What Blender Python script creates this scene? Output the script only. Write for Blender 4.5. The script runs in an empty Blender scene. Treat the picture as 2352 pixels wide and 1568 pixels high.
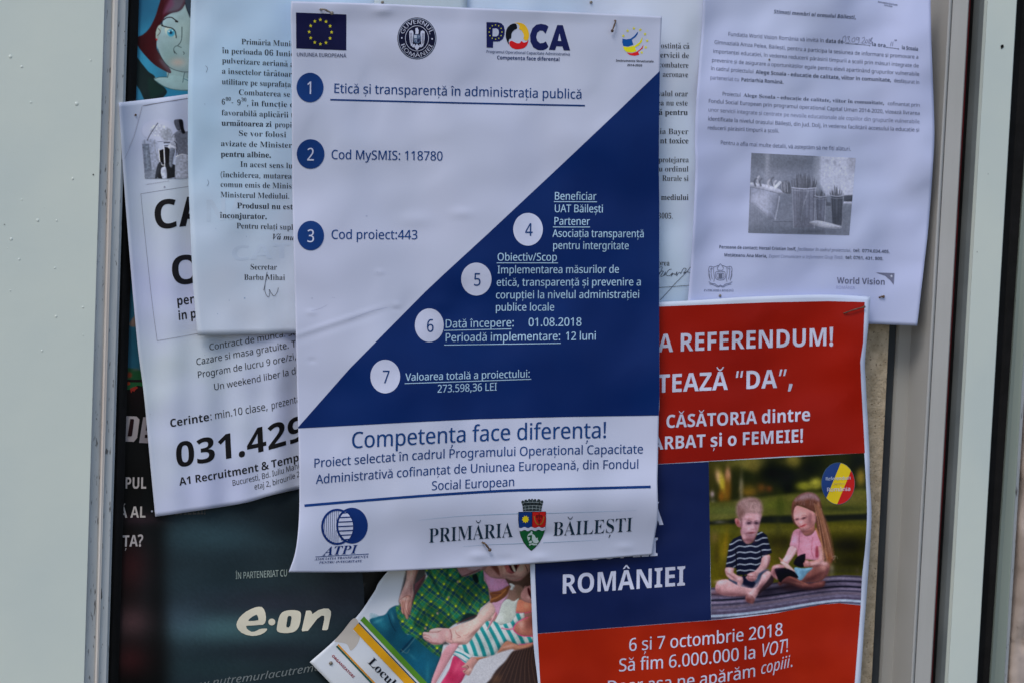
import bpy, bmesh, math, random
import numpy as np
from mathutils import Vector, Matrix

scene = bpy.context.scene
COL = scene.collection
rad = math.radians

# ---------------------------------------------------------------- camera
FPX = 5800.0                       # focal length in units of 1/2352 of the picture width
YAW, PITCH, ROLL = rad(21.0), rad(4.7), rad(2.55)
TARGET = Vector((0, 0, 1.5))
DIST = 1.87
fwd = Vector((math.sin(YAW)*math.cos(PITCH), math.cos(YAW)*math.cos(PITCH), -math.sin(PITCH)))
r0 = Vector((math.cos(YAW), -math.sin(YAW), 0))
u0 = r0.cross(fwd)
right = math.cos(ROLL)*r0 + math.sin(ROLL)*u0
up = math.cos(ROLL)*u0 - math.sin(ROLL)*r0
cam_loc = TARGET - fwd*DIST
cam = bpy.data.cameras.new('camera')
cam_ob = bpy.data.objects.new('camera', cam)
COL.objects.link(cam_ob)
M4 = Matrix((right, up, -fwd)).transposed().to_4x4()
M4.translation = cam_loc
cam_ob.matrix_world = M4
cam.sensor_width = 36.0
cam.lens = FPX/2352*36
cam.clip_start = 0.05
cam.clip_end = 100
cam.dof.use_dof = True
cam.dof.focus_distance = 1.80
cam.dof.aperture_fstop = 16.0
scene.camera = cam_ob

# ---------------------------------------------------------------- light: open shade under a pale sky
SUN_EL, SUN_AZ = rad(48), rad(42)      # azimuth measured from straight in front of the board, to its left
world = bpy.data.worlds.new('World')
scene.world = world
world.use_nodes = True
wn = world.node_tree
sky = wn.nodes.new('ShaderNodeTexSky')
sky.sky_type = 'NISHITA'
sky.sun_disc = False
sky.sun_elevation = SUN_EL
sdir = Vector((-math.sin(SUN_AZ)*math.cos(SUN_EL), -math.cos(SUN_AZ)*math.cos(SUN_EL), math.sin(SUN_EL)))
sky.sun_rotation = math.atan2(sdir.x, sdir.y)
sky.air_density = 1.0
sky.dust_density = 1.2
wn.links.new(sky.outputs[0], wn.nodes['Background'].inputs[0])
wn.nodes['Background'].inputs[1].default_value = 0.135
sl = bpy.data.lights.new('sun', 'SUN')
sl.energy = 1.15
sl.angle = rad(20)
sl.color = (1.0, 0.96, 0.9)
so = bpy.data.objects.new('sun', sl)
COL.objects.link(so)
so.rotation_euler = sdir.to_track_quat('Z', 'Y').to_euler()
so.location = (-1, -3, 4)
scene.view_settings.view_transform = 'Standard'
scene.view_settings.look = 'None'
scene.view_settings.exposure = 0.12
scene.view_settings.gamma = 1.0
# light arriving on a white sheet facing out of the board, as seen in the picture (linear), used to turn
# colours read off the photograph into the base colours that give them
KC = np.array([0.575, 0.620, 0.686])

# ---------------------------------------------------------------- helpers
RX = np.array(right); UX = np.array(up); FX = np.array(fwd); CL = np.array(cam_loc)
def P(x, y, z):
    """points on the plane z metres in front of the board seen at (x, y) of the photograph"""
    x = np.asarray(x, float); y = np.asarray(y, float)
    d = FX + ((x-1176)/FPX)[..., None]*RX - ((y-784)/FPX)[..., None]*UX
    t = (-np.asarray(z, float) - CL[1])/d[..., 1]
    return CL + d*t[..., None]

def lin(c):
    c = np.asarray(c, float)/255.0
    return np.where(c <= 0.04045, c/12.92, ((c+0.055)/1.055)**2.4)
def alb(c):
    return np.clip(lin(c)/KC, 0.003, 0.86)

def tag(o, label=None, cat=None, group=None, kind=None):
    if label: o['label'] = label
    if cat: o['category'] = cat
    if group: o['group'] = group
    if kind: o['kind'] = kind
    return o
def empty(name, loc, label, cat, group=None):
    o = bpy.data.objects.new(name, None)
    COL.objects.link(o); o.location = loc
    o.empty_display_size = 0.02
    return tag(o, label, cat, group)
def mesh_ob(name, V, F, mat, parent=None, smooth=False, colors=None):
    V = np.asarray(V, float)
    me = bpy.data.meshes.new(name)
    if isinstance(F, np.ndarray):
        n, k = F.shape
        me.vertices.add(len(V)); me.vertices.foreach_set('co', V.ravel())
        me.loops.add(n*k); me.loops.foreach_set('vertex_index', F.ravel().astype(np.int32))
        me.polygons.add(n)
        me.polygons.foreach_set('loop_start', np.arange(0, n*k, k, dtype=np.int32))
        me.polygons.foreach_set('loop_total', np.full(n, k, np.int32))
        me.update(calc_edges=True)
    else:
        me.from_pydata([tuple(v) for v in V], [], [tuple(f) for f in F]); me.update()
    if colors is not None:
        a = me.color_attributes.new('print', 'FLOAT_COLOR', 'POINT')
        c4 = np.ones((len(V), 4)); c4[:, :3] = colors
        a.data.foreach_set('color', c4.ravel())
    if smooth:
        me.polygons.foreach_set('use_smooth', np.ones(len(me.polygons), bool))
    me.materials.append(mat)
    o = bpy.data.objects.new(name, me)
    COL.objects.link(o)
    if parent:
        o.parent = parent
        if parent.type == 'EMPTY': o.matrix_parent_inverse = Matrix.Translation(parent.location).inverted()
    return o

# ---- materials
MC = {}
def new_mat(name, rough=0.5, spec=0.5):
    m = bpy.data.materials.new(name); m.use_nodes = True
    b = m.node_tree.nodes['Principled BSDF']
    b.inputs['Roughness'].default_value = rough
    b.inputs['Specular IOR Level'].default_value = spec
    return m, m.node_tree, b
def mottled(name, c1, c2, scale, rough=0.6, spec=0.3, bump=0.0, bscale=60, detail=4, stretch=(1, 1, 1), absolute=False, lo=0.35, hi=0.65, speck=None):
    """base colour wandering between c1 and c2 (as read off the photo) with a fine bump"""
    if name in MC: return MC[name]
    m, nt, b = new_mat(name, rough, spec)
    N, L = nt.nodes, nt.links
    tc = N.new('ShaderNodeNewGeometry')
    mp = N.new('ShaderNodeMapping'); mp.inputs['Scale'].default_value = stretch
    L.new(tc.outputs['Position'], mp.inputs['Vector'])
    n = N.new('ShaderNodeTexNoise'); n.inputs['Scale'].default_value = scale; n.inputs['Detail'].default_value = detail
    L.new(mp.outputs[0], n.inputs['Vector'])
    r = N.new('ShaderNodeMapRange'); r.inputs[1].default_value = lo; r.inputs[2].default_value = hi
    L.new(n.outputs[0], r.inputs[0])
    mx = N.new('ShaderNodeMix'); mx.data_type = 'RGBA'
    a1 = c1 if absolute else alb(c1); a2 = c2 if absolute else alb(c2)
    mx.inputs[6].default_value = (*a1, 1); mx.inputs[7].default_value = (*a2, 1)
    L.new(r.outputs[0], mx.inputs[0])
    out = mx.outputs[2]
    if speck:
        sc, th, colr = speck
        n2 = N.new('ShaderNodeTexNoise'); n2.inputs['Scale'].default_value = sc; n2.inputs['Detail'].default_value = 3
        L.new(mp.outputs[0], n2.inputs['Vector'])
        r2 = N.new('ShaderNodeMapRange'); r2.inputs[1].default_value = th; r2.inputs[2].default_value = th+0.05
        L.new(n2.outputs[0], r2.inputs[0])
        m2 = N.new('ShaderNodeMix'); m2.data_type = 'RGBA'
        L.new(r2.outputs[0], m2.inputs[0]); L.new(out, m2.inputs[6]); m2.inputs[7].default_value = (*alb(colr), 1)
        out = m2.outputs[2]
    L.new(out, b.inputs['Base Color'])
    if bump:
        bn = N.new('ShaderNodeTexNoise'); bn.inputs['Scale'].default_value = bscale; bn.inputs['Detail'].default_value = 3
        L.new(mp.outputs[0], bn.inputs['Vector'])
        bp = N.new('ShaderNodeBump'); bp.inputs['Strength'].default_value = 1.0; bp.inputs['Distance'].default_value = bump
        L.new(bn.outputs[0], bp.inputs['Height']); L.new(bp.outputs[0], b.inputs['Normal'])
    MC[name] = m
    return m
def ink(c, rough=0.5):
    key = 'ink_%d_%d_%d' % tuple(int(v) for v in c)
    if key in MC: return MC[key]
    m, nt, b = new_mat('print_' + key, rough, 0.12)
    N, L = nt.nodes, nt.links
    g = N.new('ShaderNodeNewGeometry')
    n = N.new('ShaderNodeTexNoise'); n.inputs['Scale'].default_value = 25; n.inputs['Detail'].default_value = 5
    L.new(g.outputs['Position'], n.inputs['Vector'])
    r = N.new('ShaderNodeMapRange'); r.inputs[3].default_value = 0.82; r.inputs[4].default_value = 1.18
    r.inputs[1].default_value = 0.3; r.inputs[2].default_value = 0.7
    L.new(n.outputs[0], r.inputs[0])
    h = N.new('ShaderNodeVectorMath'); h.operation = 'SCALE'
    h.inputs[0].default_value = tuple(alb(c)); L.new(r.outputs[0], h.inputs['Scale'])
    L.new(h.outputs[0], b.inputs['Base Color'])
    MC[key] = m
    return m
def photo_mat():
    if 'photo' in MC: return MC['photo']
    m, nt, b = new_mat('printed_photo', 0.5, 0.12)
    a = nt.nodes.new('ShaderNodeAttribute'); a.attribute_name = 'print'
    nt.links.new(a.outputs['Color'], b.inputs['Base Color'])
    MC['photo'] = m
    return m

# ---- 2D helpers (picture units)
def smooth_path(pts, n=8, closed=False):
    pts = np.asarray(pts, float)
    if len(pts) < 3: return pts
    out = []
    m = len(pts)
    rng = range(m if closed else m-1)
    for i in rng:
        if closed: a, b, c, d = pts[i-1], pts[i], pts[(i+1) % m], pts[(i+2) % m]
        else: a, b, c, d = pts[max(i-1, 0)], pts[i], pts[i+1], pts[min(i+2, m-1)]
        for t in np.linspace(0, 1, n, endpoint=False):
            out.append(0.5*((2*b)+(-a+c)*t+(2*a-5*b+4*c-d)*t*t+(-a+3*b-3*c+d)*t**3))
    if not closed: out.append(pts[-1])
    return np.array(out)
def at_len(pts, s):
    """points and unit tangents at fractions s of a polyline's length"""
    pts = np.asarray(pts, float); d = np.diff(pts, axis=0); l = np.hypot(d[:, 0], d[:, 1])
    cum = np.concatenate([[0], np.cumsum(l)]); S = np.asarray(s, float)*cum[-1]
    x = np.interp(S, cum, pts[:, 0]); y = np.interp(S, cum, pts[:, 1])
    return np.stack([x, y], -1), cum[-1]
def vnoise(x, y, s, seed=0):
    x = np.asarray(x)/s; y = np.asarray(y)/s
    xi = np.floor(x).astype(int); yi = np.floor(y).astype(int); fx = x-xi; fy = y-yi
    fx = fx*fx*(3-2*fx); fy = fy*fy*(3-2*fy)
    def hsh(a, b):
        v = np.sin(a*127.1+b*311.7+seed*74.7)*43758.5453
        return v-np.floor(v)
    return (hsh(xi, yi)*(1-fx)+hsh(xi+1, yi)*fx)*(1-fy)+(hsh(xi, yi+1)*(1-fx)+hsh(xi+1, yi+1)*fx)*fy
def sstep(a, b, x):
    t = np.clip((x-a)/(b-a), 0, 1); return t*t*(3-2*t)
def view(ox, oy, k):
    """reading grid -> picture units"""
    def f(*p):
        if len(p) == 2 and not hasattr(p[0], '__len__'): return (ox+p[0]*k, oy+p[1]*k)
        q = np.asarray(p[0] if len(p) == 1 else p, float)
        return np.stack([ox+q[..., 0]*k, oy+q[..., 1]*k], -1)
    f.k = k; f.o = (ox, oy)
    return f
k4 = 0.25011
A1 = view(258.4, 0, k4); A2 = view(258.4, 392.2, k4); A3 = view(258.4, 784.4, k4); A4 = view(258.4, 1176, k4)
R1 = view(1470, 0, k4); R2 = view(1470, 392.2, k4); R3 = view(1470, 784.4, k4); R4 = view(1470, 1176, k4)
Z7 = view(631.6, 0, .2197); Z8 = view(1091, 0, .2197)
V6 = view(976.2, 401.95, .24414); V7 = view(803.9, 631.6, .21969)
B3 = view(631.6, 947.5, .23802); B4 = view(976.2, 1091, .24414)
H1 = view(689.06, 1263.3, .24414); K5 = view(1607.8, 1033.6, .2563)
B8 = view(1148.4, 1234.6, .21973)
E4 = view(1952.3, 0, .3295); E5 = view(1952.3, 516.8, .3295); E6 = view(1952.3, 1033.6, .341)

# ---- glyphs
import os
def font(name):
    try:
        p = os.path.join(bpy.utils.system_resource('DATAFILES'), 'fonts', name)
        if os.path.exists(p): return bpy.data.fonts.load(p)
    except Exception: pass
    return None
FM = font('NotoSansMath-Regular.woff2')
STY = {  # alphabet start, digit start, curve offset, doubled
    's': (0x1d5a0, 0x1d7e2, 0.0, 0), 's2': (0x1d5a0, 0x1d7e2, 0.0, 2), 'b': (0x1d5d4, 0x1d7ec, 0.0, 0), 'i': (0x1d608, 0x1d7e2, 0.0, 0),
    'bi': (0x1d63c, 0x1d7ec, 0.0, 0), 'r': (0x1d400, 0x1d7ce, -0.0075, 1), 'rb': (0x1d400, 0x1d7ce, 0.0, 0),
    'rbi': (0x1d468, 0x1d7ce, 0.0, 0), 'ri': (0x1d434, 0x1d7ce, 0.0, 0)}
GL = {}
_cu = bpy.data.curves.new('glyph', 'FONT'); _ob = bpy.data.objects.new('glyph', _cu)
_cu.resolution_u = 3
def _mesh(body, fnt, off):
    _cu.body = body; _cu.offset = off
    if fnt: _cu.font = fnt
    me = bpy.data.meshes.new_from_object(_ob)
    n = len(me.vertices); v = np.zeros(n*3); me.vertices.foreach_get('co', v)
    f = [tuple(p.vertices) for p in me.polygons]
    bpy.data.meshes.remove(me)
    return v.reshape(-1, 3)[:, :2], f
CAP = _mesh(chr(0x1d5a0+7), FM, 0)[0][:, 1].max()
def split_grid(bm, lo, hi, step):
    for ax in (0, 1):
        for c in np.arange(lo[ax]+step, hi[ax], step):
            g = bm.verts[:]+bm.edges[:]+bm.faces[:]
            co = [0, 0, 0]; no = [0, 0, 0]; co[ax] = c; no[ax] = 1
            bmesh.ops.bisect_plane(bm, geom=g, plane_co=co, plane_no=no, dist=1e-5)
def glyph(ch, sty):
    key = (ch, sty)
    if key in GL: return GL[key]
    a, d, off, dbl = STY[sty]
    c = ch
    if 'A' <= ch <= 'Z': c = chr(a+ord(ch)-65)
    elif 'a' <= ch <= 'z': c = chr(a+26+ord(ch)-97)
    elif ch.isdigit(): c = chr(d+int(ch))
    if c == chr(0x1d434+33): c = chr(0x210e)
    if ch not in 'ABCDEFGHIJKLMNOPQRSTUVWXYZabcdefghijklmnopqrstuvwxyz0123456789' and sty in ('b', 'bi', 'rb', 'rbi'): off = 0.016
    e1, _ = _mesh('||', FM, 0)
    e2, _ = _mesh('|'+c+'|', FM, 0)
    adv = e2[:, 0].max()-e1[:, 0].max()
    v, f = (np.zeros((0, 2)), []) if ch == ' ' else _mesh(c, FM, off)
    GL[key] = (v, f, adv, dbl)
    return GL[key]
DIA = {'ă': ('a', 'u'), 'Ă': ('A', 'u'), 'â': ('a', '^'), 'Â': ('A', '^'), 'î': ('i', '^'), 'Î': ('I', '^'), 'ș': ('s', ','), 'ş': ('s', ','),
       'Ș': ('S', ','), 'Ş': ('S', ','), 'ț': ('t', ','), 'ţ': ('t', ','), 'Ț': ('T', ','), 'Ţ': ('T', ',')}
def lay(runs):
    """runs [(style, text)] -> verts (em units), faces, layer offsets, total advance"""
    V, F, Z = [], [], []; x = 0; n = 0; K_ = CAP/.714
    def put(v, f, dx, dy, z=0):
        nonlocal n
        if not len(v): return
        V.append(v+np.array([dx, dy])); F.extend(tuple(i+n for i in q) for q in f); Z.append(np.full(len(v), z)); n += len(v)
    for sty, text in runs:
        for ch in text:
            base, mark = DIA.get(ch, (ch, None))
            if base in '“”':
                for k in (0, 1):
                    xx = 0.08+k*0.19; s = 1 if base == '“' else -1
                    put(K_*np.array([[xx, .46], [xx+.09, .46], [xx+.13, .72], [xx+.05, .72]]) if s > 0 else K_*np.array([[xx, .46], [xx+.07, .46], [xx+.15, .72], [xx+.05, .72]]), [(0, 1, 2, 3)], x, 0)
                x += 0.46*K_; continue
            v, f, adv, dbl = glyph(base, sty)
            if mark == '^' and base == 'i' and len(v):
                keep = v[:, 1] < 0.60*K_
                f = [q for q in f if all(keep[i] for i in q)]
            if dbl == 2:
                put(v, f, x+0.007*K_, 0); put(v, f, x-0.007*K_, 0, 1)
            elif dbl:
                put(v, f, x, 0.0035*K_); put(v, f, x, -0.0035*K_, 1)
            else: put(v, f, x, 0)
            if mark and len(v):
                bold = sty in ('b', 'bi', 'rb', 'rbi'); w = 0.045 if bold else 0.033
                cx = (v[:, 0].min()+v[:, 0].max())/2/K_
                capital = base.isupper(); top = 0.76 if capital else 0.60
                if 'i' in sty: cx += 0.06
                if mark == 'u':
                    t = np.linspace(-1, 1, 9); inner = np.stack([0.12*t, 0.10*t*t], -1); outer = np.stack([(0.12+w)*t, 0.10*t*t*1.05-w*1.5*(1-0.75*t*t)], -1)
                    pv = K_*(np.concatenate([inner, outer])+[cx, top+0.05])
                    put(pv, [(i, i+9, i+10, i+1) for i in range(8)], x, 0)
                elif mark == '^':
                    pv = K_*(np.array([[-.15, 0], [-.15+w*1.7, 0], [0, .085], [.15-w*1.7, 0], [.15, 0], [.03, .14], [-.03, .14]])+[cx, top+0.01])
                    put(pv, [(0, 1, 2, 6), (2, 5, 6), (2, 3, 4, 5)], x, 0)
                else:
                    pv = K_*(np.array([[-.03, -.09], [.04, -.09], [.035, -.15], [-.03, -.24], [-.075, -.24], [-.02, -.16]])+[cx, 0])
                    put(pv, [(0, 1, 2, 5), (2, 3, 4, 5)], x, 0)
            x += adv
    if not V: return np.zeros((0, 2)), [], np.zeros(0), x
    return np.concatenate(V), F, np.concatenate(Z), x

# ---- a sheet of paper and what is printed on it
EPS = 0.00022
class Sheet:
    def __init__(s, name, label, cat, z0, h, edges, upv, mat, group=None, nu=60, nv=80, thick=0.0002):
        s.z0, s.h, s.upv = z0, h, np.array(upv, float)/np.hypot(*upv)
        L_, R_, T_, B_ = [smooth_path(e, 6) for e in edges]      # each from top to bottom / left to right
        c = P(*at_len(B_, [0.5])[0][0], z0)
        s.root = empty(name, tuple(c), label, cat, group)
        u = np.linspace(0, 1, nu+1); v = np.linspace(0, 1, nv+1)
        Lp, _ = at_len(L_, v); Rp, _ = at_len(R_, v); Tp, _ = at_len(T_, u); Bp, _ = at_len(B_, u)
        U, V = np.meshgrid(u, v)
        U = U[..., None]; V = V[..., None]
        X = (1-U)*Lp[:, None]+U*Rp[:, None]+(1-V)*Tp[None]+V*Bp[None]-((1-U)*(1-V)*Tp[0]+U*(1-V)*Tp[-1]+(1-U)*V*Bp[0]+U*V*Bp[-1])
        s.grid = X
        pts = s.surf(X[..., 0], X[..., 1], 0).reshape(-1, 3)
        i = np.arange(nu*nv); r, cc = i//nu, i % nu
        a = r*(nu+1)+cc
        F = np.stack([a, a+nu+1, a+nu+2, a+1], -1)
        o = mesh_ob('sheet', pts, F, mat, s.root, smooth=True)
        md = o.modifiers.new('thickness', 'SOLIDIFY'); md.thickness = thick; md.offset = -1
        s.sheet = o
    def surf(s, x, y, e):
        return P(x, y, s.z0+s.h(np.asarray(x, float), np.asarray(y, float))+e*EPS)
    def text(s, runs, path, cap, color, name='text_line', parent=None, lay_e=1, upv=None, squash=True):
        if isinstance(runs, str): runs = [('s', runs)]
        path = smooth_path(path, 8)
        v, f, z, adv = lay(runs)
        if not len(v): return
        L = at_len(path, [1])[1]
        fr = v[:, 0]/adv
        base, _ = at_len(path, np.clip(fr, 0, 1)); fa = np.clip(fr-.01, 0, .98); a2, _ = at_len(path, fa+.02); a1, _ = at_len(path, fa)
        t = a2-a1; t /= np.hypot(t[:, 0], t[:, 1])[:, None]
        over = (fr-np.clip(fr, 0, 1))*L
        base = base+t*over[:, None]
        U = s.upv if upv is None else np.array(upv, float)/np.hypot(*upv)
        q = base+(v[:, 1]*cap/CAP)[:, None]*U
        if cap > 12:
            bm = bmesh.new(); vs = [bm.verts.new((a, b, c)) for (a, b), c in zip(q, z)]
            for t_ in f:
                try: bm.faces.new([vs[i] for i in t_])
                except ValueError: pass
            split_grid(bm, q.min(0), q.max(0), 9 if cap > 25 else 14)
            bm.verts.index_update()
            w_ = np.array([x.co[:] for x in bm.verts]); f = [tuple(x.index for x in t_.verts) for t_ in bm.faces]; bm.free()
            q = w_[:, :2]; z = w_[:, 2]
        return mesh_ob(name, s.surf(q[:, 0], q[:, 1], lay_e+0.2*z), f, ink(color), parent or s.root)
    def fill(s, pts, color, name, parent=None, e=1, step=14, smooth=False):
        pts = np.asarray(pts, float)
        if smooth: pts = smooth_path(pts, 6, True)
        bm = bmesh.new()
        vs = [bm.verts.new((p[0], p[1], 0)) for p in pts]
        try: bm.faces.new(vs)
        except ValueError: bm.free(); return
        bm.normal_update()
        bmesh.ops.triangulate(bm, faces=bm.faces[:])
        lo, hi = pts.min(0), pts.max(0)
        for ax in (0, 1):
            for c in np.arange(lo[ax]+step, hi[ax], step):
                g = bm.verts[:]+bm.edges[:]+bm.faces[:]
                co = [0, 0, 0]; no = [0, 0, 0]; co[ax] = c; no[ax] = 1
                bmesh.ops.bisect_plane(bm, geom=g, plane_co=co, plane_no=no, dist=1e-5)
        bm.verts.index_update()
        v = np.array([w.co[:2] for w in bm.verts]); f = [tuple(w.index for w in q.verts) for q in bm.faces]
        bm.free()
        m = color if isinstance(color, bpy.types.Material) else ink(color)
        return mesh_ob(name, s.surf(v[:, 0], v[:, 1], e), f, m, parent or s.root, smooth=True)
    def line(s, path, w, color, name='rule', parent=None, e=1, smooth=True, step=10):
        path = smooth_path(path, 8) if smooth else np.asarray(path, float)
        L = at_len(path, [1])[1]; n = max(2, int(L/step)+1, len(path) if smooth else 2)
        if not smooth and len(path) > 2: p = path
        else: p, _ = at_len(path, np.linspace(0, 1, n))
        t = np.gradient(p, axis=0); t /= np.maximum(np.hypot(t[:, 0], t[:, 1]), 1e-9)[:, None]
        nn = np.stack([-t[:, 1], t[:, 0]], -1)
        ww = np.asarray(w if np.ndim(w) else [w]*len(p), float)
        if len(ww) != len(p): ww = np.interp(np.linspace(0, 1, len(p)), np.linspace(0, 1, len(ww)), ww)
        q = np.concatenate([p-nn*ww[:, None]/2, p+nn*ww[:, None]/2]); m = len(p)
        f = [(i, i+1, i+1+m, i+m) for i in range(m-1)]
        return mesh_ob(name, s.surf(q[:, 0], q[:, 1], e), f, ink(color), parent or s.root)
    def many_lines(s, paths, w, color, name, parent=None, e=1, smooth=True):
        V, F, n = [], [], 0
        for k, path in enumerate(paths):
            p = smooth_path(path, 5) if smooth else np.asarray(path, float)
            t = np.gradient(p, axis=0); t /= np.maximum(np.hypot(t[:, 0], t[:, 1]), 1e-9)[:, None]
            nn = np.stack([-t[:, 1], t[:, 0]], -1)
            q = np.concatenate([p-nn*w/2, p+nn*w/2]); m = len(p)
            V.append(s.surf(q[:, 0], q[:, 1], e+0.12*(k % 5))); F += [(n+i, n+i+1, n+i+1+m, n+i+m) for i in range(m-1)]; n += 2*m
        return mesh_ob(name, np.concatenate(V), F, ink(color), parent or s.root)
    def disc(s, c, rx, ry, color, name, parent=None, e=1, n=48):
        t = np.linspace(0, 2*math.pi, n, endpoint=False)
        return s.fill(np.stack([c[0]+rx*np.cos(t), c[1]+ry*np.sin(t)], -1), color, name, parent, e)
    def ring(s, c, rx, ry, w, color, name, parent=None, e=1, n=48):
        t = np.linspace(0, 2*math.pi, n+1)
        return s.line(np.stack([c[0]+rx*np.cos(t), c[1]+ry*np.sin(t)], -1), w, color, name, parent, e, smooth=False)
    def stars(s, cs, r, color, name='star', parent=None, e=2):
        me = None
        for c in cs:
            pts = [(c[0]+(r if i % 2 == 0 else r*.42)*math.sin(i*math.pi/5), c[1]-(r if i % 2 == 0 else r*.42)*1.08*math.cos(i*math.pi/5)) for i in range(10)]
            s.fill(pts, color, name, parent, e)
    def picture(s, X, Y, paint, name='photo', parent=None, e=1, keep=None, view_=None):
        """grid of picture-unit points coloured by paint (a Painter already filled in)"""
        n, m = X.shape
        pts = s.surf(X, Y, e).reshape(-1, 3)
        i = np.arange((n-1)*(m-1)); r, c = i//(m-1), i % (m-1); a = r*m+c
        F = np.stack([a, a+m, a+m+1, a+1], -1)
        col = alb(paint.col.reshape(-1, 3)*255)
        if keep is not None:
            k = keep.reshape(-1)[F].any(1); F = F[k]
            used = np.unique(F); mp = np.zeros(len(pts), int); mp[used] = np.arange(len(used)); F = mp[F]; pts = pts[used]; col = col[used]
        return mesh_ob(name, pts, F, photo_mat(), parent or s.root, smooth=True, colors=col)

class Painter:
    """paints soft-edged shapes onto sample points given in a reading grid"""
    def __init__(s, X, Y, base):
        s.X, s.Y = X, Y; s.col = np.zeros(X.shape+(3,)); s.col[:] = np.array(base)/255.0
        s.mask = np.zeros(X.shape)
    def _blend(s, a, rgb, sel=None):
        c = np.asarray(rgb, float)
        if c.ndim == 1: c = c/255.0
        if sel is None: s.col += (c-s.col)*a[..., None]; s.mask = np.maximum(s.mask, a)
        else:
            s.col[sel] += (c-s.col[sel])*a[..., None]; s.mask[sel] = np.maximum(s.mask[sel], a)
    def sel(s, lo, hi, pad):
        m = (s.X > lo[0]-pad) & (s.X < hi[0]+pad) & (s.Y > lo[1]-pad) & (s.Y < hi[1]+pad)
        return m
    rim = 0.34; rimw = 16.0; light = (0.55, 0.83)
    def poly(s, pts, rgb, soft=3, a=1.0, smooth=True, tex=None, rim=None):
        p = smooth_path(pts, 5, True) if smooth else np.asarray(pts, float)
        m = s.sel(p.min(0), p.max(0), soft)
        x, y = s.X[m], s.Y[m]
        if not len(x): return
        d = np.full(x.shape, 1e9); ins = np.zeros(x.shape, bool); vx = np.zeros(x.shape); vy = np.zeros(x.shape)
        for i in range(len(p)):
            x1, y1 = p[i-1]; x2, y2 = p[i]
            dx, dy = x2-x1, y2-y1; L2 = dx*dx+dy*dy+1e-9
            t = np.clip(((x-x1)*dx+(y-y1)*dy)/L2, 0, 1)
            ex, ey = x1+t*dx-x, y1+t*dy-y; dd = ex*ex+ey*ey
            nr = dd < d; d = np.where(nr, dd, d); vx = np.where(nr, ex, vx); vy = np.where(nr, ey, vy)
            if y1 != y2:
                c = ((y1 > y) != (y2 > y)) & (x < (x2-x1)*(y-y1)/(y2-y1)+x1)
                ins ^= c
        sd = np.sqrt(d)*np.where(ins, 1, -1)
        al = np.clip(sd/soft*0.5+0.5, 0, 1)*a
        if callable(rgb): rgb = rgb(x, y)/255.0
        if tex is not None:
            rgb = np.asarray(rgb, float)/(255.0 if np.asarray(rgb).ndim == 1 else 1.0)*tex(x, y)[..., None]
            rgb = np.clip(rgb, 0, 1)
        rm = s.rim if rim is None else rim
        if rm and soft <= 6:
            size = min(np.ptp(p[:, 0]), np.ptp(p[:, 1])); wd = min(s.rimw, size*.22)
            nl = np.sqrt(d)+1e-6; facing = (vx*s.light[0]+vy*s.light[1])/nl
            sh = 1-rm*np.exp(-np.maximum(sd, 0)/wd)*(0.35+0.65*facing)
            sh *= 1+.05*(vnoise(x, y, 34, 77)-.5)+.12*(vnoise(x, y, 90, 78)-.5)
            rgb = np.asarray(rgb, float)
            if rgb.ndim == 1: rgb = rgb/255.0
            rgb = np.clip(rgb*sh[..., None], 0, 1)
            if rgb.ndim == 1: pass
        s._blend(al, rgb, m)
    def line(s, pts, w, rgb, soft=2, a=1.0, smooth=True):
        p = smooth_path(pts, 6) if smooth else np.asarray(pts, float)
        m = s.sel(p.min(0), p.max(0), w+soft)
        x, y = s.X[m], s.Y[m]
        if not len(x): return
        d = np.full(x.shape, 1e9)
        for i in range(1, len(p)):
            x1, y1 = p[i-1]; x2, y2 = p[i]; dx, dy = x2-x1, y2-y1; L2 = dx*dx+dy*dy+1e-9
            t = np.clip(((x-x1)*dx+(y-y1)*dy)/L2, 0, 1)
            d = np.minimum(d, (x-x1-t*dx)**2+(y-y1-t*dy)**2)
        al = np.clip((w/2-np.sqrt(d))/soft+0.5, 0, 1)*a
        s._blend(al, rgb, m)
    def spot(s, x0, y0, rx, ry, rgb, a=1.0, rot=0, p=2):
        c, q = math.cos(rot), math.sin(rot)
        dx, dy = s.X-x0, s.Y-y0
        e = ((dx*c+dy*q)/rx)**2+((-dx*q+dy*c)/ry)**2
        s._blend(np.exp(-e**(p/2))*a, rgb)
    def blur(s, n=1):
        for _ in range(n):
            c = np.pad(s.col, ((1, 1), (1, 1), (0, 0)), 'edge')
            s.col = (c[:-2, 1:-1]+c[2:, 1:-1]+c[1:-1, :-2]+c[1:-1, 2:]+2*c[1:-1, 1:-1])/6
    def grain(s, amt, size, seed=0):
        s.col *= (1+amt*(vnoise(s.X, s.Y, size, seed)-0.5)*2)[..., None]
        s.col = np.clip(s.col, 0, 1)
def grid(x0, x1, y0, y1, step):
    return np.meshgrid(np.arange(x0, x1+step, step), np.arange(y0, y1+step, step))

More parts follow.
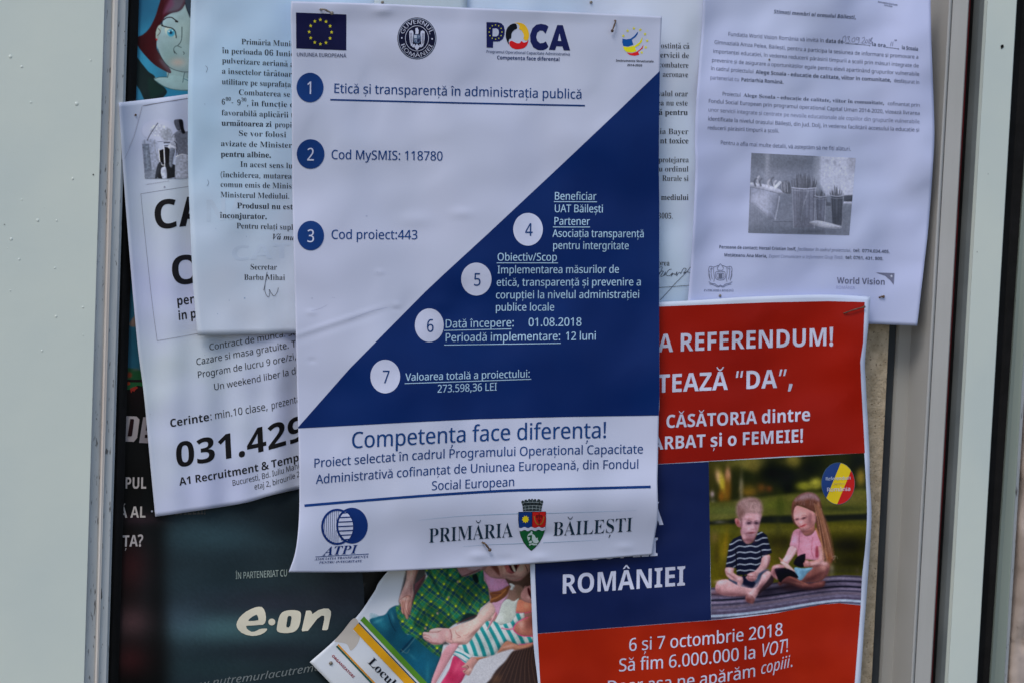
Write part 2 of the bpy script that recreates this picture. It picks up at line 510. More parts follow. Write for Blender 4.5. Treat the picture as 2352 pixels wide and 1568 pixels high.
def extrude_profile(name, xs_top, xs_bot, zs, back, mat, parent, y0=-220, y1=1790, seg=1):
    """a vertical moulding: front points seen at xs_top (picture top) .. xs_bot (picture bottom), depth zs; back = depth it reaches back to"""
    n = len(xs_top); V = []
    for y in (y0, y1):
        for xt, xb, z in zip(xs_top, xs_bot, zs):
            x = xt+(xb-xt)*y/1568.0
            V.append(P(x, y, z))
    V = np.array(V)
    # keep it truly upright and straight: same X at both ends for each profile point
    F = []
    b0 = [V[0].copy(), V[n-1].copy(), V[n].copy(), V[2*n-1].copy()]
    for q in b0: q[1] = -back
    V = np.concatenate([V, np.array(b0)])
    for i in range(n-1): F.append((i, i+n, i+n+1, i+1))
    L0, R0, L1, R1_ = 2*n, 2*n+1, 2*n+2, 2*n+3
    F.append((0, L0, L1, n)); F.append((n-1, 2*n-1, R1_, R0)); F.append((L0, R0, R1_, L1))
    F.append(tuple([L0]+list(range(n))+[R0])); F.append(tuple([L1]+list(range(n, 2*n))+[R1_]))
    return mesh_ob(name, V, F, mat, parent)
# ---------------------------------------------------------------- the wall, the cabinet and its frames
random.seed(7)
m_pvc = mottled('white_paint', (172, 184, 184), (162, 176, 180), 6, rough=0.38, spec=0.5, bump=0.00012, bscale=90)
m_pvc2 = mottled('aged_paint', (166, 174, 182), (146, 154, 162), 40, rough=0.5, bump=0.0003, bscale=160, stretch=(1, 1, .25), speck=(460, 0.635, (84, 86, 88)))
m_ridge = mottled('stained_paint', (176, 180, 184), (164, 160, 160), 60, rough=0.5, bump=0.0002, bscale=200, stretch=(1, 1, .1))
m_inner = mottled('grey_paint', (132, 135, 138), (124, 127, 129), 8, rough=0.45)
m_face = mottled('pale_grey_paint', (148, 152, 158), (140, 144, 148), 8, rough=0.4)
m_rubber = mottled('black_rubber', (14, 14, 16), (8, 8, 9), 60, rough=0.75, spec=0.2, bump=0.0004, bscale=220)
m_dark = mottled('dark_metal', (88, 96, 102), (76, 84, 90), 20, rough=0.45)
m_red = mottled('red_edge', (84, 12, 20), (60, 8, 16), 20, rough=0.5)
m_cork = mottled('pressed_board', (158, 148, 132), (132, 122, 106), 120, rough=0.9, spec=0.1, bump=0.0012, bscale=420, detail=6, speck=(520, 0.62, (84, 72, 58)))
m_glass_edge = mottled('glass_edge', (118, 132, 130), (96, 108, 108), 30, rough=0.15, spec=0.6, stretch=(1, 1, .05))
m_plaster = mottled('plaster', (152, 146, 146), (128, 120, 118), 14, rough=0.9, bump=0.002, bscale=60, detail=8, speck=(40, 0.72, (92, 80, 74)))
m_back = mottled('shaded_cabinet_back', (44, 50, 56), (36, 40, 46), 20, rough=0.7)  # dark colour stands in for shadow in the gap beside the board

# wall behind everything
wb = bmesh.new()
bmesh.ops.create_cube(wb, size=1, matrix=Matrix.Translation((0.2, 0.10, 1.5)) @ Matrix.Diagonal((2.6, 0.08, 1.5, 1)))
me = bpy.data.meshes.new('wall'); wb.to_mesh(me); wb.free(); me.materials.append(m_plaster)
wall = bpy.data.objects.new('wall', me); COL.objects.link(wall); tag(wall, kind='structure')

def board_slab(name, xt0, xb0, xt1, xb1, z0, z1, mat, parent, y0=-200, y1=1770, bevel=0.0):
    f = lambda xt, xb, y: xt+(xb-xt)*y/1568.0
    V = []
    for z in (z1, z0):
        for (a, b, y) in ((xt0, xb0, y0), (xt1, xb1, y0), (xt1, xb1, y1), (xt0, xb0, y1)):
            p = P(f(a, b, y), y, z1); p[1] = -z; V.append(p)
    F = [(0, 3, 2, 1), (4, 5, 6, 7), (0, 1, 5, 4), (1, 2, 6, 5), (2, 3, 7, 6), (3, 0, 4, 7)]
    return mesh_ob(name, V, F, mat, parent)
def base_point(x, z=0.0, y=1770): return tuple(P(x, y, z))

cab = empty('notice_cabinet', base_point(1200), 'tan pressed-fibre notice board set in a cabinet with gap shade in its dark back, behind all the papers', 'notice board')
board_slab('pin_board', 300, 262, 2080, 2001.7, -0.010, 0.0, m_cork, cab)
board_slab('shaded_cabinet_back', 262, 215, 2140, 2070, -0.024, -0.012, m_back, cab)

# left upright
lf = empty('frame_upright', base_point(120), 'wide white painted upright with paint blisters, along the left edge', 'frame')
extrude_profile('flat_face', [-330, 240], [-380, 192.6], [.030, .030], -.055, m_pvc, lf)
extrude_profile('sloping_bead', [240.3, 243, 259], [193, 196, 218], [.028, .026, .0215], -.05, m_pvc2, lf)
extrude_profile('ridge', [259.3, 264, 271], [218.3, 222, 225.5], [.0235, .0243, .0235], -.05, m_ridge, lf)
extrude_profile('inner_bead', [271.3, 289, 294.8], [225.8, 243, 248], [.0205, .0185, .0150], -.05, m_pvc2, lf)
extrude_profile('rubber_gasket', [295, 301, 309, 319.5], [248.2, 255, 263, 271.5], [.0105, .0125, .0105, .0075], -.045, m_rubber, lf)
# paint blisters
V, F, n = [], [], 0
bl = [(65, 356, 13), (137, 420, 10), (481, 652, 15), (568, 380, 8), (194, 643, 9), (456, 1122, 10), (237, 1382, 12), (355, 1384, 8), (70, 1500, 11), (138, 1253, 7),
      (71, 1990, 11), (121, 2117, 9), (345, 2170, 8), (520, 2417, 9), (352, 2474, 10), (264, 2688, 9), (522, 2590, 7), (340, 3290, 8), (150, 3320, 9), (65, 2312, 7), (97, 965+3675, 9), (262, 745+3650, 7), (288, 1232+3600, 9), (163, 3440, 8), (128, 3870, 9), (415, 280+3400, 7), (230, 1360+3620, 10)]
bl = [(x, y if y < 1600 else 1410+(y-1900), r) for x, y, r in bl]
bl += [(random.uniform(-100, 560), random.uniform(0, 2480), random.uniform(2, 4.5)) for _ in range(30)]
for x, y, r in bl:
    fx, fy, fr = x*.3663, y*.3663*1.0, r*.3663
    if y > 2731/1.0: continue
    c = P(fx, fy*1.0 if fy < 1568 else fy-200, .030); sc = DIST/FPX
    rr = fr*sc*0.8
    for j in range(3):
        a = j/2*1.45; q = rr*math.cos(a); hh = rr*0.36*math.sin(a)
        for i in range(9):
            t = i*2*math.pi/9; V.append((c[0]+q*math.cos(t), c[1]-hh-0.00002, c[2]+q*math.sin(t)))
    V.append((c[0], c[1]-rr*0.27, c[2]))
    for j in range(2):
        for i in range(9): F.append((n+j*9+i, n+j*9+(i+1) % 9, n+(j+1)*9+(i+1) % 9, n+(j+1)*9+i))
    for i in range(9): F.append((n+18+i, n+18+(i+1) % 9, n+27))
    n += 28
o = mesh_ob('paint_blisters', V, F, m_pvc, lf, smooth=True); tag(o, kind='stuff')
# small dark nicks
def nicks(pts, z, parent, name='chips'):
    V, F, n = [], [], 0
    for x, y, r in pts:
        c = P(x, y, z)
        for i in range(7):
            t = i*2*math.pi/7; k = random.uniform(.6, 1.2)*r*DIST/FPX
            V.append((c[0]+k*math.cos(t), c[1]-0.0003, c[2]+k*math.sin(t)*1.2))
        F.append(tuple(range(n, n+7))); n += 7
    o = mesh_ob(name, V, F, m_rubber, parent); tag(o, kind='stuff')
nicks([(214, 402, 1.6), (10, 516, 1.2), (286, 73, 1.2), (287, 105, 1.1)] , .0302, lf)

# right side: inner side of the cabinet, bead, face
rf = empty('inner_frame', base_point(2100), 'grey inner side of the cabinet with a thin bead, right of the red poster', 'frame')
extrude_profile('inner_side', [2097, 2104, 2146, 2160, 2176], [2019, 2025, 2060, 2072, 2088.3], [-.011, -.009, -.007, .006, .0192], -.0225, m_inner, rf)
extrude_profile('bead', [2176.5, 2180, 2184, 2187], [2088.8, 2092, 2096, 2099], [.0198, .0222, .0222, .0206], -.0225, m_face, rf)
extrude_profile('narrow_face', [2187.3, 2189, 2206, 2224, 2226], [2099.3, 2101, 2118, 2136, 2138], [.0180, .0200, .0203, .0203, .0190], -.0225, m_face, rf)
extrude_profile('red_edge', [2226.3, 2229.5], [2138.3, 2141], [.0185, .0175], -.0225, m_red, rf)
extrude_profile('rubber_gasket', [2229.8, 2238, 2250.5], [2141.3, 2150, 2160], [.0130, .0110, .0140], -.0225, m_rubber, rf)
of = empty('door_stile', base_point(2300), 'narrow white door upright between two black rubber strips, at the right', 'frame')
extrude_profile('grey_bevel', [2250.8, 2267.6], [2160.3, 2176], [.020, .0272], -.0225, m_dark, of)
extrude_profile('flat_face', [2268, 2269, 2335, 2336], [2176.4, 2177.4, 2243, 2243.8], [.0288, .030, .030, .0288], -.0225, m_pvc, of)
extrude_profile('rubber_gasket', [2336.3, 2350, 2376], [2244.1, 2257, 2271], [.020, .018, .020], -.0225, m_rubber, of)
nicks([(2301, 108, 5), (2244, 579, 1.5), (2269.3, 400, 1)], .0302, of, 'screw_hole')
gp = empty('glass_panel', base_point(2300), 'edge of a greenish glass pane beside the outer black strip, far right', 'glass')
extrude_profile('pane_edge', [2376.3, 2379, 2386, 2400], [2271.3, 2275, 2284, 2306], [.019, .0215, .0210, .0225], -.02, m_glass_edge, gp)
extrude_profile('pane_rim', [2400.3, 2407], [2306.3, 2313], [.0215, .019], -.02, m_pvc2, gp)
# rough plaster reveal outside the door
nx, nz = 24, 160
yy = np.linspace(-220, 1790, nz); uu = np.linspace(0, 1, nx)
Yg, Ug = np.meshgrid(yy, uu, indexing='ij')
edge = 2407.5+(2313.5-2407.5)*Yg/1568+(vnoise(Yg, Yg*0, 60, 3)-.5)*14+(vnoise(Yg, Yg*0, 17, 5)-.5)*6
Xg = np.where(Ug < 0.02, 2398+(2304-2398)*Yg/1568, edge+Ug*400)
Zg = np.where(Ug < 0.02, .0, .018+.004*vnoise(Xg, Yg, 40, 1)+.002*vnoise(Xg, Yg, 11, 2))
hole = np.exp(-(((Xg-2352)/9)**2+((Yg-1478)/30)**2))
Zg = Zg-0.012*hole*(Ug > 0.02)
pv = P(Xg, Yg, Zg).reshape(-1, 3)
i = np.arange((nz-1)*(nx-1)); r, c = i//(nx-1), i % (nx-1); a = r*nx+c
rev = mesh_ob('wall_reveal', pv, np.stack([a, a+nx, a+nx+1, a+1], -1), m_plaster, smooth=True)
tag(rev, kind='structure')
# ---------------------------------------------------------------- pins
m_pin = mottled('pin_metal', (112, 110, 106), (84, 78, 72), 300, rough=0.35, spec=0.7)
m_rust = mottled('rusty_metal', (84, 70, 60), (58, 46, 42), 400, rough=0.6)
def bent_pin(sheet, a, b, label, mat, r=0.0008, lift=0.002):
    r *= .78
    """wire pushed in at a, bent over to its head at b"""
    pa = np.array(sheet.surf(a[0], a[1], 0)); pb = np.array(sheet.surf(b[0], b[1], 0))
    rt = empty('bent_pin', tuple(pa), label, 'pin', 'bent pins holding the papers')
    pts = [pa+[0, .003, 0], pa+[0, -lift*.8, 0], pa*.7+pb*.3+[0, -lift*1.6, 0.0006], pb+[0, -lift*1.5, 0]]
    pts = [Vector(p) for p in pts]
    V, F = [], []; ns = 8
    P2 = []
    for i in range(len(pts)-1):
        for t in (0, .33, .66): P2.append(pts[i].lerp(pts[i+1], t))
    P2.append(pts[-1])
    for i, p in enumerate(P2):
        t = (P2[min(i+1, len(P2)-1)]-P2[max(i-1, 0)]).normalized()
        s_ = t.cross(Vector((0.1, 0.2, 1))).normalized(); q = t.cross(s_)
        for k in range(ns):
            an = k*2*math.pi/ns; V.append(p+(s_*math.cos(an)+q*math.sin(an))*r*(0.85+0.3*(i % 3 == 1)))
    for i in range(len(P2)-1):
        for k in range(ns): F.append((i*ns+k, i*ns+(k+1) % ns, (i+1)*ns+(k+1) % ns, (i+1)*ns+k))
    F.append(tuple(range(ns))); F.append(tuple(range((len(P2)-1)*ns, len(P2)*ns))[::-1])
    mesh_ob('shaft', [tuple(v) for v in V], F, mat, rt, smooth=True)
    bm = bmesh.new(); bmesh.ops.create_uvsphere(bm, u_segments=12, v_segments=8, radius=r*1.9, matrix=Matrix.Translation(pts[-1]))
    for v in bm.verts: v.co.y = pts[-1].y+(v.co.y-pts[-1].y)*.6
    me = bpy.data.meshes.new('head'); bm.to_mesh(me); bm.free(); me.materials.append(mat)
    for p in me.polygons: p.use_smooth = True
    h = bpy.data.objects.new('head', me); COL.objects.link(h); h.parent = rt; h.matrix_parent_inverse = Matrix.Translation(rt.location).inverted()
    return rt
def push_pin(sheet, a, label, mat, r=0.0013, group='small round pin heads'):
    pa = Vector(sheet.surf(a[0], a[1], 0))
    rt = empty('pin', tuple(pa), label, 'pin', group)
    bm = bmesh.new(); bmesh.ops.create_uvsphere(bm, u_segments=14, v_segments=8, radius=r)
    for v in bm.verts: v.co.y = v.co.y*.7-0.0006; v.co += pa
    me = bpy.data.meshes.new('head'); bm.to_mesh(me); bm.free(); me.materials.append(mat)
    for p in me.polygons: p.use_smooth = True
    h = bpy.data.objects.new('head', me); COL.objects.link(h); h.parent = rt; h.matrix_parent_inverse = Matrix.Translation(rt.location).inverted()
    bm = bmesh.new(); bmesh.ops.create_cone(bm, cap_ends=True, segments=8, radius1=r*.3, radius2=r*.3, depth=.006, matrix=Matrix.Translation(pa+Vector((0, .0028, 0))) @ Matrix.Rotation(math.pi/2, 4, 'X'))
    me = bpy.data.meshes.new('shaft'); bm.to_mesh(me); bm.free(); me.materials.append(mat)
    h = bpy.data.objects.new('shaft', me); COL.objects.link(h); h.parent = rt; h.matrix_parent_inverse = Matrix.Translation(rt.location).inverted()

def wrinkle(x, y, s, a, seed):
    """soft random undulation of a sheet: a few crossed waves of about wavelength 2s"""
    rg = np.random.RandomState(seed); o = 0
    for k in range(7):
        an = rg.uniform(0, math.pi); w = math.pi/s*rg.uniform(.55, 1.35); ph = rg.uniform(0, 6.28)
        o = o+np.sin((x*math.cos(an)+y*math.sin(an))*w+ph+.8*np.sin((x*math.sin(an)-y*math.cos(an))*w*.45+ph*2))
    return a*.5*np.tanh(o/3.2)
DARKBLUE = (12, 38, 88); PAPER = (166, 175, 203)

# ---------------------------------------------------------------- dark sheet at the very back
sh = Sheet('dark_poster', 'black and grey poster mostly hidden, showing beside the dark utility poster', 'poster', .0015, lambda x, y: 0*x,
           [[(800, 1180), (800, 1620)], [(960, 1180), (960, 1620)], [(800, 1180), (960, 1180)], [(800, 1620), (960, 1620)]], (0, -1),
           mottled('dark_print', (22, 24, 27), (12, 12, 14), 40, rough=.5, speck=(60, .60, (48, 48, 50))), nu=10, nv=20)

# ---------------------------------------------------------------- earthquake campaign poster
h_eon = lambda x, y: .0010+.0008*np.sin(x/55.+y/190.)+.0030*sstep(700, 835, x)*sstep(1220, 1400, y)+wrinkle(x, y, 90, .0012, 4)
eon = Sheet('campaign_poster', 'large dark glossy poster with e.on lettering and a red-haired cartoon woman at its top', 'poster', .0030, h_eon,
            [[(300, -60), (288, 700), (262, 1640)], [(840, -60), (838, 900), (832, 1300), (840, 1390), (855, 1480), (860, 1640)], [(300, -60), (840, -60)], [(262, 1640), (860, 1640)]],
            (0.02, -1), mottled('dark_poster_paper', (20, 34, 44), (14, 24, 32), 12, rough=.35, spec=.14), nu=50, nv=120)
# lower dark print
nn_, mm_ = 180, 130
uu, vv = np.meshgrid(np.linspace(0, 1, mm_), np.linspace(0, 1, nn_))
xs = 285-23*vv+uu*(552+22*vv); ys = 872+vv*(1625-872)
xs = np.minimum(xs, np.interp(ys, [1300, 1390, 1480, 1640], [831, 839, 854, 859]))
XA, YA = (xs-258.4)/k4, (ys-1176)/k4
p = Painter(XA, YA, (27, 39, 47))
p.spot(1000, 220, 700, 170, (42, 64, 74), .9)
p.spot(900, 620, 900, 150, (32, 48, 57), .7)
p.spot(1000, 1060, 700, 150, (56, 86, 94), .95)
p.spot(620, 980, 300, 180, (50, 66, 82), .6)
p.spot(1500, 830, 600, 120, (40, 42, 58), .6)
p.spot(2200, 750, 350, 260, (40, 44, 54), .75)
p.spot(900, 1420, 600, 110, (28, 44, 50), .8)
p.spot(1500, 1280, 500, 90, (22, 26, 36), .5)
p.spot(1700, 60, 500, 240, (14, 19, 26), .6)
p.spot(1500, 380, 500, 60, (28, 40, 48), .4)
p.col = p.col*(0.93+0.14*vnoise(XA*.35+YA*.15, YA*1.0, 150, 3))[..., None]
left = 1-sstep(120, 600, XA+60*np.sin(YA/300.))
p._blend(left*.95, np.array([50, 18, 23])/255.)
vio = np.exp(-((XA-400)/110.)**2)
p._blend(vio*.6*(YA > -600), np.array([44, 32, 62])/255.)
p.spot(170, 500, 170, 260, (48, 18, 22), .7); p.spot(160, 1350, 190, 160, (52, 20, 24), .7); p.spot(180, 1000, 190, 170, (76, 54, 60), .7)
p.spot(200, -1400, 240, 420, (34, 10, 14), .6)
p.spot(250, 60, 200, 60, (48, 32, 42), .6)
p.grain(.05, 9, 3)
eon.picture(xs, ys, p, 'dark_background', e=1)
# blue top with the cartoon figure
ys1, xs1 = np.meshgrid(np.arange(-40, 872, 1.0), np.arange(0, 160, 1.0), indexing='ij')
ys1 = ys1.copy()
lft = np.interp(ys1, [-60, 700, 1640], [300.5, 288.5, 262.5])
xs = lft+xs1; ys = ys1
XA, YA = (xs-258.4)/k4, ys/k4
p = Painter(XA, YA, (34, 84, 112)); p.rim = .14
p.col[:] = (np.array([40, 106, 142])+(np.array([26, 70, 92])-np.array([40, 106, 142]))*sstep(0, 3500, YA)[..., None])/255.
p.spot(300, 560, 160, 300, (52, 140, 178), .7)
p.spot(650, 880, 200, 120, (36, 120, 160), .7)
p.spot(300, 60, 200, 150, (30, 80, 112), .7)
# coat
p.poly([(170, 480), (280, 600), (330, 660), (385, 700), (410, 760), (470, 800), (500, 850), (460, 900), (400, 940), (320, 960), (250, 830), (200, 760), (160, 700)], (20, 34, 36), 4)
p.poly([(330, 720), (420, 780), (480, 830), (420, 880), (350, 900)], (18, 44, 40), 14, .7)
# neck, collar
p.poly([(520, 610), (690, 640), (680, 760), (640, 800), (520, 740), (500, 700)], (132, 162, 170), 3)
p.poly([(380, 730), (430, 712), (500, 710), (560, 690), (690, 720), (740, 760), (740, 830), (600, 832), (480, 800)], (134, 166, 174), 3)
p.line([(505, 715), (525, 640)], 4, (20, 34, 40)); p.line([(665, 660), (655, 700), (645, 760)], 4, (20, 40, 50)); p.line([(655, 725), (700, 745)], 4, (30, 80, 110))
p.line([(380, 730), (430, 712), (500, 710)], 4, (18, 40, 40)); p.line([(385, 738), (480, 800), (590, 828), (740, 832)], 4, (24, 60, 60))
# hair behind
p.poly([(480, -60), (430, 40), (395, 150), (340, 260), (280, 320), (215, 355), (232, 420), (290, 500), (390, 600), (520, 672), (528, 640), (420, 480), (405, 400), (420, 300), (470, 160), (560, 60), (700, -60)], (52, 12, 18), 3, smooth=True)
p.poly([(430, 560), (520, 670), (528, 636), (470, 560)], (70, 42, 62), 8, .8)
# face
p.poly([(455, 225), (480, 160), (540, 122), (620, 96), (668, 30), (720, 130), (760, 150), (760, 660), (640, 662), (560, 640), (500, 600), (450, 530), (415, 450), (405, 390), (425, 320)], (134, 162, 172), 3)
p.spot(520, 520, 90, 140, (104, 134, 134), .55); p.spot(600, 575, 70, 40, (170, 156, 150), .75); p.spot(640, 300, 90, 160, (150, 172, 170), .4)
p.line([(415, 450), (450, 530), (500, 600), (560, 640), (650, 664), (700, 662)], 4, (30, 40, 48))
# ear
p.poly([(450, 228), (420, 238), (398, 290), (396, 345), (412, 380), (428, 330), (450, 270)], (144, 164, 162), 2)
p.line([(450, 228), (420, 238), (398, 290), (396, 350)], 4, (44, 20, 24)); p.line([(420, 265), (440, 290), (428, 315), (412, 330)], 4, (50, 30, 34)); p.spot(404, 366, 9, 9, (170, 30, 34), 1, p=4)
# front hair
p.poly([(500, -60), (470, 60), (452, 215), (480, 160), (540, 122), (620, 96), (668, 30), (700, -60)], (60, 18, 28), 4)
p.poly([(560, -60), (530, 40), (500, 110), (560, 116), (620, 92), (660, 30), (680, -60)], (86, 88, 104), 22, .85)
p.poly([(540, -20), (490, 60), (470, 130), (500, 110), (560, 50)], (98, 60, 88), 16, .8)
p.poly([(668, 30), (690, 110), (720, 160), (740, -40), (680, -40)], (48, 62, 78), 6)
p.line([(668, 30), (690, 105), (722, 160)], 5, (20, 20, 30)); p.line([(480, 160), (540, 122), (600, 108), (640, 80), (668, 30)], 4, (40, 24, 34))
# brow, eye, nose, mouth
p.line([(470, 185), (500, 165), (540, 162), (575, 185), (598, 200)], 8, (16, 10, 14)); p.line([(580, 200), (598, 202)], 13, (16, 10, 14))
p.poly([(480, 262), (520, 250), (560, 268), (584, 330), (560, 345), (510, 335), (485, 300)], (170, 186, 182), 4)
p.spot(538, 305, 36, 36, (46, 134, 172), 1, p=6); p.spot(536, 303, 14, 14, (8, 30, 50), 1, p=4); p.spot(520, 292, 7, 7, (220, 235, 235), 1, p=4); p.spot(550, 285, 6, 6, (200, 225, 230), .9, p=4)
p.line([(450, 238), (500, 252), (545, 262), (575, 290), (586, 350)], 8, (12, 10, 14)); p.line([(452, 205), (462, 238), (500, 250)], 7, (16, 10, 14))
p.line([(638, 250), (636, 350), (622, 395), (600, 420)], 5, (30, 44, 50)); p.line([(632, 440), (600, 425), (575, 430), (562, 455), (572, 480), (590, 500)], 5, (50, 66, 70)); p.line([(563, 470), (572, 492)], 6, (40, 50, 56)); p.line([(648, 478), (660, 490), (652, 502)], 5, (50, 66, 70))
# specks and the lower orange and green shapes
p.poly([(150, 2980), (215, 2880), (235, 2820), (220, 2990)], (120, 84, 70), 6, .7)
p.poly([(0, 3380), (260, 3400), (260, 3520), (0, 3520)], (20, 60, 36), 6)
p.spot(150, 3440, 30, 30, (110, 40, 24), .9, p=4); p.spot(215, 3390, 40, 14, (60, 70, 66), .7)
p.blur(1); p.grain(.03, 60, 5); p.grain(.02, 6, 8)
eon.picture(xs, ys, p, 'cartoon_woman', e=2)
eon.fill([A3(130, 370), A3(280, 372), A3(280, 410), A3(230, 400), A3(150, 440), A3(128, 440)], (22, 66, 38), 'green_shape', e=3)
eon.fill([A3(160, 430), A3(215, 405), A3(235, 420), A3(210, 440), A3(200, 455), A3(180, 450), A3(172, 470)], (110, 32, 26), 'red_shape', e=3)
eon.disc(A3(146, 382), 4, 4, (120, 42, 22), 'red_shape', e=4)
g_ = (128, 124, 130)
eon.fill([A3(125, 680), A3(222, 684), A3(248, 712), A3(226, 880), A3(195, 916), A3(118, 913)], g_, 'block_letter', e=3)
eon.fill([A3(164, 706), A3(194, 708), A3(198, 716), A3(180, 858), A3(172, 866), A3(138, 866)], (24, 8, 12), 'block_letter', e=4)
eon.fill([A3(282, 690), A3(330, 690), A3(330, 930), A3(244, 925)], (108, 106, 116), 'block_letter', e=3)
eon.fill([A3(312, 760), A3(330, 760), A3(330, 812), A3(304, 812)], (20, 8, 12), 'block_letter', e=4)
eon.fill([A3(300, 850), A3(330, 850), A3(330, 880), A3(294, 880)], (20, 8, 12), 'block_letter', e=4)
eon.text([('b', 'PUL')], [A3(110, 1345), A3(312, 1346)], 26, (140, 138, 142), lay_e=3)
eon.text([('b', 'Ă AL')], [(272.5, 1187.5), (335, 1187.5)], 25.5, (146, 144, 146), lay_e=3)
eon.text([('b', 'FI')], [(353, 1185), (380, 1183)], 25.5, (80, 82, 92), lay_e=3)
eon.text([('b', 'ITILEII!')], [(402, 1181.5), (473, 1179.5)], 23, (64, 66, 70), lay_e=3)
eon.text([('b', 'ȚA?')], [(281, 1254.4), (328.5, 1253)], 26, (142, 140, 146), lay_e=3)
eon.text([('s2', 'ÎN PARTENERIAT CU')], [(541, 1328.6), (660.3, 1321.8)], 15.2, (128, 146, 150), lay_e=3, upv=(-.0, -1))
W_ = (186, 186, 176); BG = (34, 50, 58)
eon.fill(A4([(1138, 1030), (1145, 1000), (1162, 968), (1190, 938), (1225, 910), (1270, 886), (1310, 870), (1345, 864), (1372, 867), (1390, 885), (1403, 918), (1410, 958), (1408, 992), (1398, 1016), (1380, 1030), (1345, 1031), (1300, 1035), (1226, 1039), (1232, 1062), (1248, 1078), (1275, 1094), (1305, 1092), (1328, 1082), (1348, 1070), (1380, 1064), (1412, 1064), (1421, 1066), (1416, 1082), (1395, 1102), (1360, 1120), (1320, 1130), (1280, 1132), (1230, 1123), (1185, 1103), (1155, 1075), (1142, 1052)]), W_, 'e_on_letter', e=3)
eon.fill(A4([(1246, 990), (1262, 972), (1285, 955), (1308, 942), (1324, 937), (1332, 948), (1338, 968), (1338, 986), (1300, 992), (1260, 994)]), (40, 60, 70), 'e_on_letter', e=4)
eon.disc(A4(1463, 1004), 8, 7.8, W_, 'e_on_letter', e=3)
eon.fill(A4([(1512, 1040), (1530, 960), (1560, 915), (1620, 896), (1690, 898), (1728, 920), (1728, 980), (1710, 1050), (1670, 1092), (1600, 1106), (1535, 1100), (1510, 1080)]), W_, 'e_on_letter', e=3, smooth=True)
eon.fill(A4([(1608, 960), (1618, 948), (1640, 950), (1644, 965), (1632, 1035), (1620, 1052), (1598, 1052), (1596, 1035)]), BG, 'e_on_letter', e=4)
eon.fill(A4([(1778, 900), (1815, 898), (1830, 912), (1835, 932), (1890, 895), (1940, 880), (1985, 882), (2005, 905), (2006, 940), (1978, 1070), (1965, 1080), (1925, 1078), (1928, 1060), (1945, 980), (1944, 948), (1920, 945), (1880, 975), (1830, 1040), (1795, 1085), (1742, 1090), (1738, 1075)]), W_, 'e_on_letter', e=3)
eon.text([('i', 'www.nutremurlacutremur')], [A4(640, 1650), A4(965, 1585), A4(1400, 1528), A4(1880, 1452), A4(1960, 1440)], 17, (98, 108, 114), lay_e=3, upv=(.05, -1))

# ---------------------------------------------------------------- pencils and waiter pictures come with their sheets below
# ---------------------------------------------------------------- job notice
def h_job(x, y):
    u = x-(310+(y-237)*.085)
    return .0065+.0014*np.sin(u/34.)+.0009*np.sin(u/13.+y/160.)+.017*np.clip((330-x)/60., 0, 1)**2-.004*sstep(620, 690, x)*sstep(780, 900, y)+wrinkle(x, y, 60, .0010, 9)
jb = Sheet('job_advert', 'white job advert with a large phone number, hanging crooked at the left', 'notice', .0030, h_job,
           [[(273.4, 236.4), (282, 375), (296, 562), (315.4, 784), (331, 909.5), (344.7, 1059.5), (356.6, 1185.5)], [(820, 155), (880, 1080)], [(273.4, 236.4), (432, 216.5), (700, 172), (820, 155)], [(356.6, 1185.5), (433.5, 1174.6), (558.5, 1154.6), (621, 1137), (687.3, 1122), (880, 1080)]],
           (-.085, -1), mottled('copy_paper_job', (158, 168, 204), (160, 174, 190), 9, rough=.6, bump=.0002, bscale=70), nu=70, nv=90)  # lavender to blue-grey mottle carries sky tint in the paper colour
K_ = (26, 28, 34)
jb.line([A1(280, 975), A1(480, 938), A1(693, 905)], 1.3, (96, 98, 116)); jb.line([A1(285, 968), A1(500, 935), A1(600, 925)], .6, (126, 130, 150), e=1.3)
jb.line([A1(275, 970), A1(235, 1130), A1(190, 1280), A1(110, 1465)], .6, (120, 122, 140)); jb.line([A1(268, 985), A1(200, 1230), A1(150, 1360)], .4, (132, 134, 150), e=1.3)
jb.line([A2(260, 213), A2(480, 178), A2(700, 145)], .8, (104, 108, 126)); jb.line([A2(260, 213), A2(300, 620), A2(360, 1180), A2(410, 1560)], .8, (104, 108, 126), e=1.2)
jb.line([A2(410, 1560), A2(600, 1527), A2(790, 1493)], .8, (104, 108, 126), e=1.4)
jb.disc(A2(478, 152), 2.2, 2.6, (120, 128, 150), 'smudge')
jb.text([('b', 'CA')], [(352.5, 528.5), (476, 514)], 66, (20, 20, 24))
jb.text([('b', 'O')], [(392.5, 655.8), (467, 649)], 66, (22, 22, 28))
jb.text([('b', 'pent')], [(406, 701.6), (462, 695)], 20.5, K_); jb.text([('b', 'in pr')], [(409.4, 735.3), (462, 728)], 20.5, K_)
jb.text('Contract de munca. Sa', [(480.5, 804.4), (580, 787), (683, 768)], 14.6, K_)
jb.text('Cazare si masa gratuite. Tr', [(450.5, 838.2), (560, 818), (688, 795)], 15, K_)
jb.text('Program de lucru 9 ore/zi, ', [(453.5, 867.4), (611, 840), (686, 823)], 15, K_)
jb.text('Un weekend liber la do', [(491, 895.7), (600, 875), (692, 855)], 15, K_)
jb.text([('b', 'Cerinte')], [A3(527, 783), A3(893, 722)], 18, K_); jb.text(': min.10 clase,', [A3(896, 718), A3(1430, 624)], 17, K_); jb.text('prezenta', [A3(1458, 618), A3(1725, 550)], 16, K_)
jb.text([('b', '031.429')], [A3(578, 1156), A3(1075, 1068), A3(1390, 1003), A3(1600, 945), A3(1790, 890)], 57, (18, 18, 22), upv=(-.05, -1))
jb.text([('b', 'A1 Recruitment & Temp')], [(412.2, 1114), (520, 1095), (606, 1078), (687.5, 1057)], 17.5, K_)
jb.text('Bucuresti, Bd. Iuliu Mani', [(533.5, 1115), (615, 1096), (688, 1074)], 13, K_)
